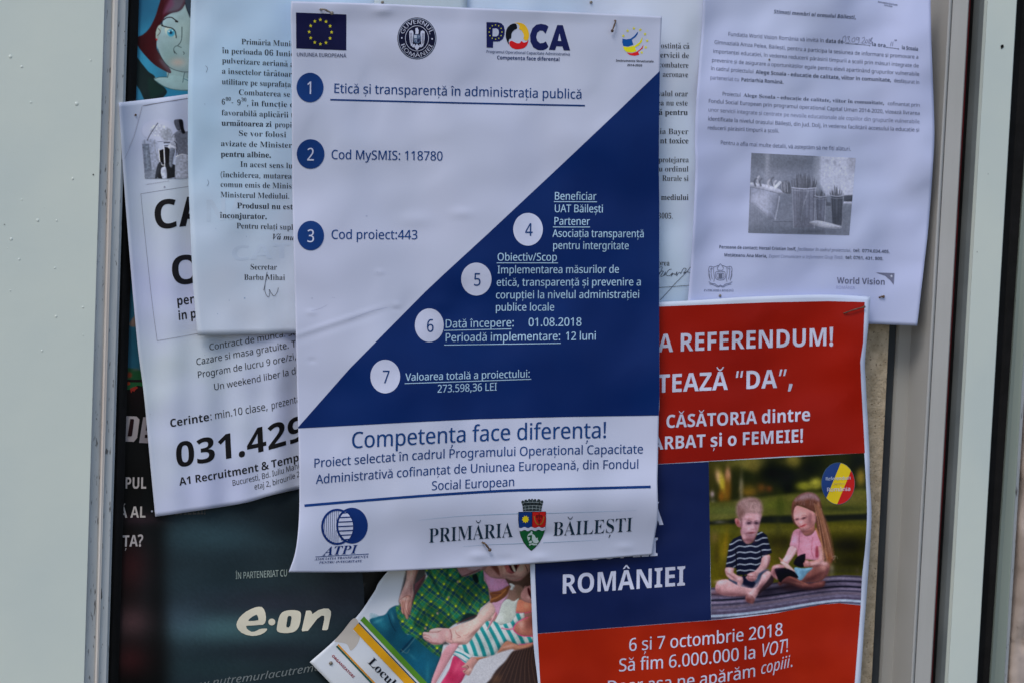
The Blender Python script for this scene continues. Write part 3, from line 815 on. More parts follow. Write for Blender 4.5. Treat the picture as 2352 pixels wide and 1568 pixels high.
jb.text('etaj 2, birourile 2', [(584.3, 1123.5), (640, 1110), (689, 1093)], 12.5, K_)
for q in ((345, 950, .7), (352, 952, .4), (338, 955, .5), (425, 700, .5), (470, 815, .6), (349, 1173, 2.4), (575, 1200, .1)):
    jb.disc((q[0], q[1]), q[2], q[2], (120, 124, 140), 'smudge', e=1, n=10)
ys, xs = np.meshgrid(np.arange(268, 412, .9), np.arange(324, 434, .9), indexing='ij')
XA, YA = (xs-258.4)/k4, ys/k4
PB = np.array([158, 168, 200])
p = Painter(XA, YA, PB)
p.spot(430, 1200, 190, 120, (178, 186, 206), .5)
p.poly([(270, 1295), (320, 1285), (395, 1290), (420, 1400), (430, 1640), (300, 1640), (285, 1400)], (132, 142, 168), 8)
p.poly([(272, 1330), (335, 1325), (365, 1600), (295, 1600)], (92, 102, 122), 6, .9, smooth=False)
p.poly([(300, 1345), (330, 1340), (350, 1560), (312, 1560)], (112, 124, 146), 6, .9, smooth=False)
p.poly([(290, 1590), (400, 1560), (440, 1640), (300, 1650)], (110, 120, 140), 8, .9)
p.line([(320, 1290), (350, 1230), (415, 1135)], 10, (92, 98, 118), 5)
p.line([(385, 1290), (395, 1400), (420, 1480)], 5, (120, 126, 144), 5)
p.poly([(440, 1210), (500, 1185), (535, 1200), (550, 1270), (500, 1300), (460, 1280)], (126, 134, 152), 14, .9)
p.line([(475, 1310), (530, 1310)], 10, (60, 64, 78), 4); p.line([(478, 1340), (520, 1338)], 8, (70, 74, 88), 4)
p.poly([(430, 1385), (470, 1370), (475, 1520), (432, 1480)], (14, 14, 18), 4, smooth=False)
p.poly([(478, 1350), (525, 1360), (530, 1500), (485, 1520)], (16, 16, 20), 4, smooth=False)
p.poly([(440, 1520), (500, 1500), (590, 1530), (600, 1620), (420, 1640)], (24, 26, 32), 5)
p.line([(425, 1370), (440, 1500), (480, 1520)], 6, (190, 196, 208), 3); p.line([(470, 1350), (482, 1560), (490, 1640)], 6, (180, 188, 204), 3)
p.poly([(410, 1530), (440, 1490), (450, 1560), (400, 1650), (390, 1640)], (40, 44, 54), 5); p.poly([(450, 1545), (490, 1540), (500, 1650), (470, 1660), (445, 1600)], (150, 160, 184), 4)
# waiter seen from behind
p.poly([(545, 1270), (575, 1225), (620, 1200), (665, 1210), (760, 1250), (760, 1660), (580, 1660), (590, 1520), (600, 1430), (570, 1350)], (88, 94, 110), 5)
p.poly([(545, 1270), (570, 1240), (585, 1330), (575, 1380), (525, 1340)], (150, 158, 180), 4)
p.poly([(520, 1330), (580, 1350), (575, 1375), (515, 1365)], (170, 178, 200), 3); p.poly([(530, 1370), (575, 1378), (560, 1450), (545, 1540), (520, 1510)], (96, 104, 122), 4)
p.poly([(566, 1110), (600, 1098), (640, 1102), (642, 1140), (630, 1190), (600, 1200), (575, 1160)], (70, 74, 88), 4); p.poly([(610, 1105), (645, 1110), (655, 1180), (668, 1222), (640, 1226), (622, 1170)], (18, 18, 24), 4)
p.line([(585, 1440), (640, 1420), (700, 1435)], 9, (196, 202, 214), 4); p.line([(570, 1300), (590, 1340), (585, 1430)], 5, (30, 30, 38), 4)
p.poly([(590, 1450), (700, 1440), (700, 1660), (585, 1660)], (140, 148, 168), 5)
p.col = np.clip(p.col*(1+(vnoise(XA, YA, 14, 2)-.5)[..., None]*.26*(p.mask > .4)[..., None]), 0, 1)
slant = (xs > 326+(ys-326)*.085) | (ys < 310)
keep = (p.mask > .25) & slant & (xs < 433) & (ys < 422-(xs-330)*.13)
jb.picture(xs, ys, p, 'waiter_photo', e=1.5, keep=keep)
jb.text('© SERVICIUL IN RESTAURANTE HOTELURI', [A2(305, 134), A2(520, 100)], 2.2, (110, 114, 130))
push_pin(jb, A1(211, 1058), 'tiny dark pin in the top left corner of the crooked job advert', m_rust, r=.0008)

# ---------------------------------------------------------------- town hall notice about spraying
h_sp = lambda x, y: .0008*np.sin(x/60.)+wrinkle(x, y, 130, .004, 21)+wrinkle(x, y, 50, .0014, 22)-.002*sstep(600, 680, x)
sp = Sheet('spraying_notice', 'wide white official notice in serif type, lying behind the blue and white poster', 'notice', .0168, h_sp,
           [[(440, -60), (439, 0), (433.5, 150), (431.7, 225), (432.2, 392), (436, 492), (443.5, 654.8), (454, 771)], [(1640, -60), (1625, 740)], [(440, -60), (1640, -60)], [(454, 771), (676, 765.6), (1100, 755), (1625, 740)]],
           (.0, -1), mottled('copy_paper_sky_tint', (146, 174, 210), (166, 178, 200), 5, rough=.6, bump=.0002, bscale=70), nu=90, nv=60)  # blue patches put the sky's tint into the white paper's colour
S_ = (30, 34, 44)
def ln(t, a, b, V, st='r', cap=13.3): sp.text([(st, t)], [V(*a), V(*b)], cap, S_)
for t, a, b in (('Primăria Munic', (1183, 408), (1668, 430)), ('în perioada 06 Iunie', (1005, 490), (1668, 523)), ('pulverizare aeriană a', (1005, 580), (1668, 617)), ('a insectelor târâtoare', (1003, 678), (1680, 711)),
                ('utilitare pe suprafaţa', (1003, 775), (1640, 803)), ('Combaterea se', (1157, 873), (1633, 893)), ('favorabilă aplicării t', (1000, 1060), (1662, 1083)), ('propi', (1488, 1170), (1648, 1174)),
                ('Se vor folosi', (1155, 1250), (1597, 1263)), ('avizate de Minister', (993, 1343), (1650, 1361)), ('In acest sens lu', (1172, 1533), (1655, 1549)), ('6', (1000, 962), (1035, 963)), ('-', (1090, 966), (1112, 966)),
                ('9', (1143, 968), (1180, 970)), (', în funcţie d', (1232, 973), (1672, 988))): ln(t, a, b, A1)
ln('00', (1038, 927), (1088, 928), A1, cap=8.5); ln('30', (1182, 932), (1231, 934), A1, cap=8.5)
ln('următoarea zi', (1000, 1155), (1462, 1168), A1, 'rb'); ln('pentru albine.', (993, 1440), (1458, 1450), A1, 'rb')
for t, a, b in (('(închiderea, mutarea', (990, 60), (1648, 76)), ('comun emis de Minist', (990, 150), (1672, 167)), ('Ministerul Mediului.', (990, 245), (1628, 260)), ('Pentru relaţi supli', (1138, 530), (1680, 545)),
                ('Secretar', (1263, 908), (1510, 910)), ('Barbu Mihai', (1207, 1003), (1585, 1005))): ln(t, a, b, A2)
ln('Produsul nu este', (1143, 345), (1690, 358), A2, 'rb'); ln('înconjurator.', (985, 435), (1420, 446), A2, 'rb'); ln('Vă mul', (1468, 630), (1690, 641), A2, 'rbi')
for t, a, b in (('ostinţă că', (192, 445), (456, 450)), ('ervicii de', (185, 530), (452, 538)), ('combatere', (172, 620), (447, 626)), ('aeronave', (207, 708), (443, 712)), ('valul orar', (165, 885), (440, 888)),
                ('ea nu este', (158, 970), (440, 973)), ('ia Bayer', (180, 1233), (445, 1234)), ('protejarea', (170, 1493), (449, 1493))): ln(t, a, b, R1)
ln('ă pentru', (172, 1057), (440, 1059), R1, 'rb'); ln('nt toxice', (183, 1318), (447, 1319), R1, 'rb')
for t, a, b in (('u ordinul', (172, 10), (447, 10)), ('Rurale si', (203, 95), (447, 97)), ('3005.', (165, 440), (305, 443)), ('orea', (165, 872), (273, 873))): ln(t, a, b, R2)
ln('mediului', (193, 270), (447, 271), R2, 'rb')
sp.many_lines([A2([(1420, 930), (1405, 1020), (1388, 1100)]), A2([(1420, 930), (1408, 990), (1398, 1090), (1412, 1140), (1435, 1160), (1442, 1120), (1440, 1090), (1462, 1130), (1485, 1150), (1510, 1120), (1523, 1075)])], .9, (40, 44, 60), 'signature', e=2)
sp.many_lines([R2([(150, 900), (205, 885), (180, 950), (165, 960), (190, 930), (215, 925), (190, 970), (215, 965), (235, 930), (228, 965)]), R2([(290, 905), (262, 915), (240, 955), (270, 965), (300, 940), (285, 970), (310, 945), (325, 955), (340, 930), (335, 965), (360, 935), (375, 945)]),
               R2([(375, 945), (400, 900), (425, 905), (400, 945), (430, 930), (470, 940)]), R2([(470, 880), (410, 950), (320, 1040), (250, 1120), (185, 1190)]), R2([(160, 1075), (300, 1065), (480, 1052)])], 1.1, (40, 46, 62), 'signature', e=2)
for q in ((A1(848, 958), .7, 1.6), (A2(948, 532), .8, .8), (A2(1213, 1170), 1.8, 1.8), (A2(1072, 1190), .8, 1.2), (A2(1230, 605), .5, 2), (A2(965, 1315), .5, 1.8)):
    sp.disc(q[0], q[1], q[2], (118, 140, 170), 'smudge', e=1, n=10)
sp.many_lines([A1([(855, 605), (872, 630), (860, 668)]), A2([(872, 85), (884, 112), (868, 142)])], .9, (90, 104, 124), 'crease_mark', e=1)
# faint print showing through from the back
GH = (150, 172, 192)
sp.text([('b', 'NA')], [A2(840, 470), A2(1250, 440)], 50, (152, 170, 194), 'show_through', lay_e=.5)
sp.text([('b', 'CAT')], [A2(1080, 830), A2(1640, 800)], 34, (150, 166, 190), 'show_through', lay_e=.5)

# small sheet at the very top
tp = Sheet('small_sheet', 'bare greyish sheet peeping out above the top edge of the blue and white poster', 'paper', .0200, lambda x, y: 0*x+.0005*np.sin(x/40.),
           [[(860, -60), (859, 60)], [(1073, -60), (1073, 60)], [(860, -60), (1073, -60)], [(859, 60), (1073, 60)]], (0, -1), mottled('grey_paper', (160, 172, 180), (150, 166, 180), 9, rough=.6), nu=12, nv=8)
push_pin(tp, (878, 6), 'small pin at the top holding the greyish sheet', m_pin, r=.0011)
push_pin(sp, (1357, 6), 'small pin above the three-letter logo of the blue and white poster', m_pin, r=.0011)
# ---------------------------------------------------------------- family poster, tilted
h_fm = lambda x, y: .0010*np.sin((x+y)/45.)+wrinkle(x, y, 70, .0012, 31)
fA = np.array([92, 1048.]); fB = fA+2.2*np.array([738, -858.])*.97; dC = np.array([1400, 1456.])
fB = H1(*fB); fC = H1(*(fA+dC)); fA_ = H1(*fA); fD = tuple(np.array(fB)+np.array(H1(*(dC)))-np.array(H1(0, 0)))
fam = Sheet('family_poster', 'tilted glossy poster with a photo of laughing children and a plaid shirt, at bottom centre', 'poster', .0108, h_fm,
            [[fB, H1(830, 187), H1(700, 385), H1(552, 600), H1(330, 838), fA_], [fD, fC], [fB, fD], [fA_, fC]], (.72, -.70),
            mottled('glossy_paper', (182, 190, 204), (168, 178, 196), 14, rough=.35, spec=.14), nu=70, nv=70)
Yh, Xh = np.meshgrid(np.arange(110, 1275, 4.2), np.arange(590, 2250, 4.2), indexing='ij')
p = Painter(Xh, Yh, (182, 188, 204))
SK = (176, 140, 138); SKD = (128, 84, 84); SKL = (192, 164, 160)
def plaid(x, y):
    u = (x*.80+y*.62); v = (-x*.62+y*.80)
    u = u+8*np.sin(v/60.); v = v+6*np.sin(u/70.)
    c = np.zeros(x.shape+(3,)); c[:] = (16, 74, 66)
    def band(w, per, off, wd, col, a):
        d = np.abs((w-off+per/2) % per-per/2); k = np.clip(1.2-d/wd, 0, 1)*a
        c[:] = c+(np.array(col)-c)*k[..., None]
    for w in (u, v):
        band(w, 104, 0, 20, (34, 112, 60), .8); band(w, 104, 52, 16, (18, 56, 84), .8)
        band(w, 104, 0, 6, (10, 80, 104), .9)
    for w in (u, v):
        band(w, 52, 20, 3.5, (128, 148, 38), .6); band(w, 104, 33, 5, (112, 146, 36), .6)
    g = (np.abs((u-33+52) % 104-52) < 9) & (np.abs((v-33+52) % 104-52) < 9)
    c[g] = (158, 178, 30)
    c *= (.70+.55*vnoise(x*.8+y*.6, (y-x)*.5, 110, 5))[..., None]
    return np.clip(c, 0, 255)
# undertone where bodies overlap
p.poly([(1500, 130), (2230, 110), (2230, 900), (1900, 960), (1500, 900), (1400, 760), (1640, 640), (1780, 480), (1720, 230)], (140, 104, 104), 16, smooth=False)
p.poly([(1010, 130), (1180, 130), (1180, 300), (1080, 520), (1400, 880), (1200, 900), (960, 700), (930, 470)], (60, 60, 64), 10, smooth=False)
# jeans
p.poly([(660, 680), (720, 625), (800, 600), (850, 540), (930, 520), (960, 640), (1000, 780), (1060, 790), (1180, 900), (1330, 980), (1300, 1060), (1260, 1180), (1220, 1290), (1190, 1290), (900, 950)], (16, 74, 98), 5)
p.spot(760, 680, 120, 40, (30, 104, 126), .7, .7); p.spot(1120, 1080, 120, 90, (14, 86, 120), .6); p.spot(870, 760, 60, 130, (8, 44, 66), .6, .4); p.spot(1000, 900, 60, 50, (10, 50, 76), .7)
p.line([(945, 950), (1010, 880), (1070, 810)], 12, (8, 40, 64), 6); p.line([(960, 960), (1020, 900), (1085, 820)], 4, (90, 120, 130), 3); p.line([(950, 930), (1000, 965), (1030, 930)], 4, (90, 110, 110), 3); p.line([(830, 600), (860, 690), (900, 760)], 8, (6, 40, 60), 8)
# left arm and hands on hip
p.poly([(1015, 120), (1130, 120), (1090, 240), (1065, 320), (1070, 400), (1080, 450), (1060, 480), (985, 560), (960, 520), (932, 470), (955, 390), (990, 300), (1005, 220)], SK, 5)
p.poly([(1185, 225), (1150, 300), (1090, 400), (1075, 330), (1120, 280)], (92, 56, 66), 6)
p.spot(1030, 230, 30, 90, SKL, .6); p.spot(1000, 400, 30, 60, SKD, .45, .3)
p.line([(1118, 130), (1090, 230), (1072, 310)], 12, (120, 78, 76), 10, .7)
p.poly([(1180, 230), (1100, 380), (1080, 500), (1060, 520), (1060, 440), (1120, 310)], (70, 44, 50), 8, .9)
# plaid shirt
p.poly([(1140, 120), (1500, 120), (1520, 245), (1640, 215), (1725, 170), (1730, 280), (1768, 330), (1786, 470), (1700, 540), (1660, 620), (1560, 640), (1440, 700), (1390, 740), (1300, 735), (1260, 745), (1160, 780), (1180, 850), (1350, 880), (1320, 1010), (1230, 950), (1130, 860), (1040, 790), (990, 780), (960, 740), (920, 640), (895, 530), (940, 505), (960, 580), (1010, 640), (1040, 590), (1060, 500), (1085, 420), (1150, 320), (1200, 240)], plaid, 4, smooth=False)
for q in ([(1175, 120), (1260, 300), (1330, 420)], [(1520, 245), (1420, 320), (1360, 440)], [(1130, 560), (1080, 680), (1130, 720)], [(1660, 620), (1560, 600), (1420, 690)], [(1400, 140), (1380, 260), (1440, 290)]):
    p.line(q, 16, (6, 36, 40), 26, .65)
p.line([(1500, 120), (1510, 240)], 26, (10, 50, 48), 12, .9)
p.poly([(1620, 240), (1660, 220), (1680, 290), (1650, 300)], (8, 20, 24), 5); p.poly([(1680, 240), (1722, 180), (1728, 240), (1700, 320)], (30, 110, 84), 5, .9)
for q in ((1486, 293), (1398, 440), (1293, 590), (1180, 730)): p.spot(q[0], q[1], 11, 13, (150, 130, 110), .9, p=4)
p.poly([(1540, 620), (1580, 590), (1650, 600), (1640, 640), (1500, 680)], (12, 30, 34), 10, .9)
p.line([(1480, 690), (1580, 640), (1660, 610)], 10, (70, 30, 40), 8, .8)
# hand with fingers
p.poly([(955, 470), (1000, 420), (1040, 425), (1052, 480), (1048, 540), (1035, 590), (1040, 608), (1020, 600), (1018, 640), (1000, 642), (985, 600), (960, 590), (950, 530)], (172, 128, 120), 4)
p.line([(1000, 440), (985, 520), (1012, 600)], 5, (112, 64, 64), 4, .8); p.line([(1030, 470), (1010, 540), (1035, 600)], 5, (112, 64, 64), 4, .8); p.line([(968, 480), (968, 560), (1000, 640)], 5, (120, 76, 70), 4, .7); p.line([(940, 460), (1000, 425), (1040, 430)], 6, (110, 68, 66), 5, .7)
# top faces
p.poly([(1500, 120), (1880, 120), (1830, 150), (1760, 175), (1690, 190), (1640, 215), (1525, 240)], (152, 118, 130), 5)
p.poly([(1560, 120), (1720, 120), (1690, 180), (1590, 175)], (164, 150, 176), 10)
p.line([(1520, 245), (1600, 215), (1690, 175)], 8, (60, 34, 40), 8, .8)
p.poly([(1725, 185), (1760, 220), (1830, 255), (1930, 270), (1950, 300), (1968, 330), (1900, 370), (1800, 385), (1745, 280)], (186, 132, 172), 5)
p.poly([(1745, 170), (1820, 130), (1890, 180), (1920, 250), (1850, 262), (1780, 240)], (168, 126, 126), 6)
p.poly([(1790, 130), (1880, 125), (1880, 230), (1840, 200)], (92, 50, 46), 10, .9)
p.poly([(1872, 115), (2170, 110), (2150, 200), (2080, 258), (1990, 272), (1900, 235), (1870, 170)], (180, 146, 140), 5)
p.spot(2060, 170, 60, 50, (200, 176, 172), .7); p.spot(1900, 190, 25, 60, (150, 104, 100), .5)
p.poly([(1925, 125), (2060, 120), (2040, 175), (2010, 212), (1975, 215), (1940, 185)], (160, 84, 92), 4); p.poly([(1965, 125), (2040, 120), (2032, 195), (1990, 190)], (58, 20, 24), 4)
p.poly([(1985, 130), (2005, 128), (2030, 190), (2015, 200), (1998, 170)], (206, 200, 196), 3); p.spot(1950, 185, 16, 26, (176, 104, 108), .8)
p.line([(2120, 140), (2135, 170), (2140, 195)], 5, (50, 34, 36), 3); p.line([(2120, 250), (2070, 268), (1990, 280)], 6, (140, 96, 92), 6)
# hair and second face on the right
p.poly([(1935, 262), (2000, 285), (2080, 275), (2160, 200), (2240, 180), (2240, 380), (2120, 330), (2090, 420), (2050, 480), (2000, 380), (1960, 310)], (74, 56, 50), 6)
p.poly([(1990, 330), (2090, 340), (2100, 440), (2050, 480), (1990, 470), (1950, 450)], (122, 96, 88), 8); p.spot(2060, 400, 30, 60, (96, 78, 66), .8)
p.poly([(2080, 400), (2130, 340), (2240, 330), (2240, 520), (2170, 500), (2090, 460)], (164, 122, 124), 6)
p.poly([(2140, 360), (2155, 355), (2185, 440), (2175, 450), (2150, 410)], (60, 16, 24), 4); p.spot(2150, 440, 16, 14, (196, 166, 168), .8)
p.poly([(1968, 312), (1990, 308), (2020, 330), (2010, 350), (2000, 370), (1975, 365), (1985, 340)], (200, 208, 212), 4)
# pink top, brown hair lock, white shirt
p.poly([(1790, 395), (1880, 375), (1960, 330), (1970, 350), (1940, 420), (1860, 480), (1790, 490), (1800, 440)], (112, 66, 40), 5); p.line([(1800, 460), (1870, 430), (1935, 370)], 12, (160, 106, 58), 10, .8); p.line([(1815, 400), (1890, 400)], 10, (80, 40, 36), 8, .8)
p.poly([(1860, 480), (1940, 430), (1960, 400), (1935, 470), (1890, 590), (1850, 600), (1800, 500)], (176, 136, 170), 6)
p.poly([(1950, 455), (2010, 475), (2060, 450), (2040, 540), (2030, 660), (1990, 680), (1900, 700), (1830, 680), (1870, 590), (1900, 500)], (176, 188, 190), 5)
p.spot(1950, 600, 50, 90, (160, 170, 166), .7)
p.poly([(2060, 460), (2140, 490), (2240, 500), (2240, 570), (2120, 590), (2040, 580), (2035, 540)], (180, 112, 94), 5); p.spot(2130, 520, 30, 28, (204, 142, 120), .8)
p.line([(2035, 578), (2100, 588), (2180, 570), (2240, 540)], 8, (190, 70, 120), 3)
# striped dress
def stripes(x, y):
    u = x*.92-y*.38+10*np.sin(y/80.); q = ((u) % 74)
    k = 1/(1+np.exp(-(np.abs(q-37)-17)/2.2))
    a, b = np.array([24, 130, 138.]), np.array([182, 196, 202.])
    return (a+(b-a)*k[..., None])*(.86+.22*vnoise(x, y, 90, 4))[..., None]
p.poly([(1690, 700), (1760, 660), (1830, 665), (1890, 700), (1990, 670), (2040, 590), (2110, 585), (2110, 640), (2020, 700), (2010, 740), (2080, 800), (2200, 810), (2195, 870), (2060, 885), (1950, 850), (1900, 890), (1830, 985), (1720, 1000), (1620, 990), (1560, 960), (1470, 900), (1600, 850)], stripes, 4, smooth=False)
p.poly([(1450, 930), (1490, 920), (1600, 985), (1620, 1000), (1560, 1055), (1510, 1030), (1440, 960)], (178, 196, 204), 4); p.line([(1445, 945), (1520, 970), (1600, 1020)], 14, (24, 130, 146), 4); p.line([(1440, 975), (1500, 1010), (1560, 1050)], 8, (24, 130, 146), 4)
p.poly([(2010, 735), (2050, 670), (2130, 625), (2240, 620), (2240, 800), (2120, 800), (2060, 790)], (168, 106, 96), 4); p.spot(2190, 660, 50, 60, (90, 50, 46), .8); p.spot(2100, 720, 40, 50, (186, 132, 118), .6)
p.line([(2140, 628), (2050, 672), (2008, 735), (2050, 785), (2120, 805), (2220, 800)], 9, (196, 66, 124), 3); p.line([(1900, 730), (1950, 738), (2008, 736)], 14, (196, 90, 130), 4); p.line([(1905, 731), (2000, 737)], 5, (190, 200, 206), 4, .7)
p.line([(2060, 883), (2130, 878), (2200, 865)], 8, (196, 80, 134), 3)
p.poly([(1760, 740), (1830, 590), (1850, 600), (1775, 730)], (190, 120, 140), 4); p.spot(1810, 610, 16, 34, (190, 180, 170), .8)
p.poly([(1900, 895), (1950, 850), (2060, 890), (2190, 868), (2170, 910), (2100, 930), (1980, 935), (1880, 960), (1840, 985), (1700, 1020), (1660, 1050), (1640, 1040), (1620, 1005), (1720, 1000), (1830, 985)], (164, 112, 94), 5)
p.spot(2080, 910, 60, 16, (186, 138, 118), .6)
# the long pale arm and hand
p.poly([(1375, 760), (1480, 705), (1640, 640), (1720, 540), (1790, 490), (1830, 530), (1830, 590), (1740, 680), (1660, 770), (1590, 860), (1540, 885), (1440, 870), (1370, 850)], (192, 160, 158), 5)
p.poly([(1155, 790), (1165, 765), (1225, 765), (1280, 730), (1340, 728), (1420, 745), (1430, 850), (1370, 855), (1330, 880), (1260, 885), (1210, 860), (1165, 830)], (186, 146, 152), 4)
p.poly([(1215, 760), (1240, 738), (1300, 728), (1340, 745), (1290, 768), (1240, 775)], (196, 160, 164), 3)
p.line([(1225, 765), (1290, 768), (1320, 755)], 5, (130, 84, 84), 4, .8); p.line([(1160, 790), (1210, 800), (1240, 830)], 5, (140, 96, 96), 4, .6); p.line([(1170, 815), (1210, 830), (1235, 850)], 5, (140, 96, 96), 4, .6); p.line([(1200, 850), (1240, 862)], 4, (140, 96, 96), 4, .6)
p.line([(1410, 740), (1425, 790), (1420, 840)], 7, (138, 92, 90), 5, .9); p.line([(1460, 750), (1475, 785), (1510, 810), (1480, 820)], 7, (140, 92, 92), 5, .8); p.line([(1540, 800), (1575, 790), (1590, 770)], 6, (150, 104, 100), 6, .8); p.poly([(1365, 800), (1400, 830), (1440, 850), (1440, 880), (1400, 870), (1375, 850)], (178, 138, 140), 4)
p.spot(1570, 760, 60, 30, (208, 184, 180), .6, -.7)
# pink trousers, white cloth, brown hair at the bottom
p.poly([(1400, 885), (1500, 870), (1450, 960), (1390, 1060), (1300, 1210), (1250, 1290), (1235, 1230), (1300, 1060), (1340, 960)], (186, 134, 148), 6)
p.poly([(1450, 990), (1540, 1050), (1600, 1100), (1560, 1160), (1470, 1290), (1310, 1290), (1400, 1130)], (172, 50, 92), 5); p.spot(1430, 1180, 50, 60, (150, 26, 66), .7); p.spot(1540, 1110, 40, 30, (186, 84, 118), .8)
p.poly([(1560, 1060), (1620, 1000), (1670, 1040), (1640, 1090), (1600, 1170), (1560, 1165), (1530, 1130), (1570, 1110), (1520, 1095)], (176, 132, 130), 4); p.line([(1570, 1080), (1585, 1100), (1545, 1140)], 7, (100, 50, 56), 4, .8)
p.poly([(1660, 1060), (1760, 1010), (1900, 950), (2010, 930), (1930, 1040), (1840, 1130), (1790, 1240), (1770, 1290), (1480, 1290), (1590, 1180)], (178, 182, 196), 8)
p.poly([(1770, 1290), (1800, 1200), (1850, 1120), (1930, 1040), (2000, 950), (2090, 925), (2180, 900), (2240, 860), (2260, 1290)], (52, 40, 40), 8)
for i in range(26):
    a = i/25.; p.line([(2000+200*a, 950-40*a), (1930+260*a, 1060), (1790+450*a, 1290)], 5, (96, 70, 56) if i % 3 == 0 else (30, 22, 24), 6, .55)
p.spot(1850, 1210, 50, 40, (110, 78, 58), .5, -.8)
bx, by = H1(Xh, Yh)[..., 0] if False else (689.06+Xh*.24414), (1263.3+Yh*.24414)
HL, SH = (216, 190, 188), (104, 64, 66)
for q in ((1050, 200, 12, 70, HL, .5, .1), (1005, 330, 12, 60, HL, .5, .3), (1045, 360, 10, 60, SH, .5), (990, 455, 30, 12, HL, .5), (1000, 520, 12, 50, HL, .4), (975, 560, 7, 40, SH, .5), (1025, 560, 7, 40, SH, .5), (1740, 570, 70, 24, HL, .55, -.75), (1640, 680, 80, 20, HL, .55, -.55), (1500, 740, 60, 20, HL, .5, -.3), (1640, 770, 70, 14, SH, .55, -.7), (1500, 870, 60, 14, SH, .5),
          (1260, 800, 50, 26, HL, .5), (1380, 790, 24, 40, HL, .4), (1270, 872, 60, 9, SH, .6, .1), (1190, 780, 30, 7, HL, .6, .2), (1190, 812, 26, 6, HL, .6, .3), (1210, 842, 22, 6, HL, .5, .4), (1300, 745, 34, 9, HL, .6, -.1), (1990, 240, 70, 14, SH, .5, .1), (2090, 150, 24, 40, HL, .5), (1920, 170, 14, 36, HL, .4), (2140, 700, 40, 50, SH, .45), (2080, 690, 26, 40, HL, .5), (1960, 900, 70, 12, HL, .4, -.2), (1600, 1120, 24, 14, HL, .6),
          (1480, 1090, 20, 80, (206, 96, 130), .5, .5), (740, 660, 50, 14, (70, 140, 156), .6, -.4), (1200, 1150, 20, 90, (40, 120, 140), .4), (1060, 1000, 50, 14, (50, 120, 140), .4, .7), (870, 620, 12, 50, (60, 130, 146), .5, -.3)): p.spot(*q)
for q in ([(1215, 150), (1250, 260), (1310, 360)], [(1110, 480), (1160, 560), (1180, 660)], [(1560, 330), (1530, 430), (1560, 520)], [(1440, 430), (1400, 520), (1420, 620)], [(1660, 360), (1700, 440), (1690, 520)]):
    p.line(q, 10, (8, 44, 46), 24, .5); p.line([(x+22, y) for x, y in q], 8, (110, 156, 70), 22, .25)
for q in ([(1175, 795), (1150, 800)], [(1170, 818), (1205, 826)], [(1185, 838), (1215, 846)], [(1210, 860), (1240, 862)]): p.line(q, 4, (124, 78, 80), 3, .8)
p.blur(1); p.grain(.05, 8, 2)
gl = Yh > 620+(Xh-602)*1.052+6
keep = (p.mask > .2) & ~gl
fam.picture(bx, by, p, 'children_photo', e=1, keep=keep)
def band(a, b, w0, w1, c, nm, e=2): # band running down right from a..b (edge ends), both in H1 grid
    d = np.array([1, 1.052])*900
    fam.fill(H1([a, tuple(np.array(a)+d), tuple(np.array(b)+d), b]), c, nm, e=e, step=25)
band((602, 618), (568, 655), 0, 0, (70, 120, 40), 'green_band'); band((556, 672), (549, 680), 0, 0, (24, 62, 92), 'blue_rule'); band((548, 682), (499, 738), 0, 0, (188, 138, 26), 'yellow_band')
band((362, 880), (352, 890), 0, 0, (182, 128, 40), 'yellow_rule'); band((350, 892), (338, 902), 0, 0, (26, 74, 66), 'green_rule')
fam.fill(H1([(500, 640), (548, 672), (500, 738), (520, 770), (560, 800), (545, 870), (480, 940), (440, 880), (360, 860), (325, 850), (400, 760)]), (158, 156, 156), 'damp_stain', e=.6, smooth=True)
fam.text([('b', 'ORGANIZATORI')], [H1(296, 992), H1(500, 1200)], 5.8, (124, 34, 44), lay_e=2)
fam.text([('rb', 'Locul:')], [H1(634, 1052), H1(885, 1312)], 20, (20, 24, 34), lay_e=2)
push_pin(fam, H1(288, 1057), 'round pin head at the lower left corner of the tilted family poster', m_pin, r=.0014)

# ---------------------------------------------------------------- letter with pencil picture
h_wv = lambda x, y: .0012*np.sin(x/70.+.5)+.0025*np.clip((1640-x)/50., 0, 1)**2+(wrinkle(x, y, 130, .0075, 41)+wrinkle(x, y, 50, .0016, 42))*(.25+.75*sstep(690, 560, y))+.009*sstep(2010, 2150, x)
wv = Sheet('invitation_letter', 'white invitation letter with a grey picture of pencils in jars, at the upper right', 'letter', .0200, h_wv,
           [[(1616, -60), (1615, 0), (1613, 62), (1600, 225), (1596.3, 325), (1597.5, 392), (1590, 567), (1580, 691), (1578, 728)], [(2137, -60), (2137.5, 0), (2139.5, 99), (2146, 280), (2144, 362.5), (2132.9, 516.6), (2122, 615.7), (2106.5, 748.5)],
            [(1616, -60), (2137, -60)], [(1578, 728), (1996.8, 744), (2106.5, 748.5)]], (.045, -1), mottled('copy_paper_letter', (150, 161, 200), (156, 168, 206), 7, rough=.6, bump=.0002, bscale=60), nu=80, nv=90)
T1 = (62, 72, 98); T2 = (84, 94, 124); T3 = (108, 118, 150)
def w(runs, path, cap=7.0, c=T2, st=None): wv.text([(st or 's2', runs)], path, cap*1.16 if 6.1 < cap < 8 else cap, c, upv=(.02, -1))
w('Stimaţi membri al oraşului Băileşti,', [R1(1228, 125), R1(1620, 155), R1(1983, 178)], 8.6, T1, 'bi')
w('Fundaţia World Vision România vă invită în', [R1(808, 331), R1(1250, 365), R1(1690, 392)], 7.6, T2); w('data de', [R1(1703, 393), R1(1867, 403)], 7.6, T1, 'b'); w('.................., la ora.........,', [R1(1885, 404), R1(2140, 425), (2065, 113.5)], 7.4, T1, 'b'); w('la Şcoala', [(2071, 113.7), (2109, 117.6)], 7.2, T1, 'b')
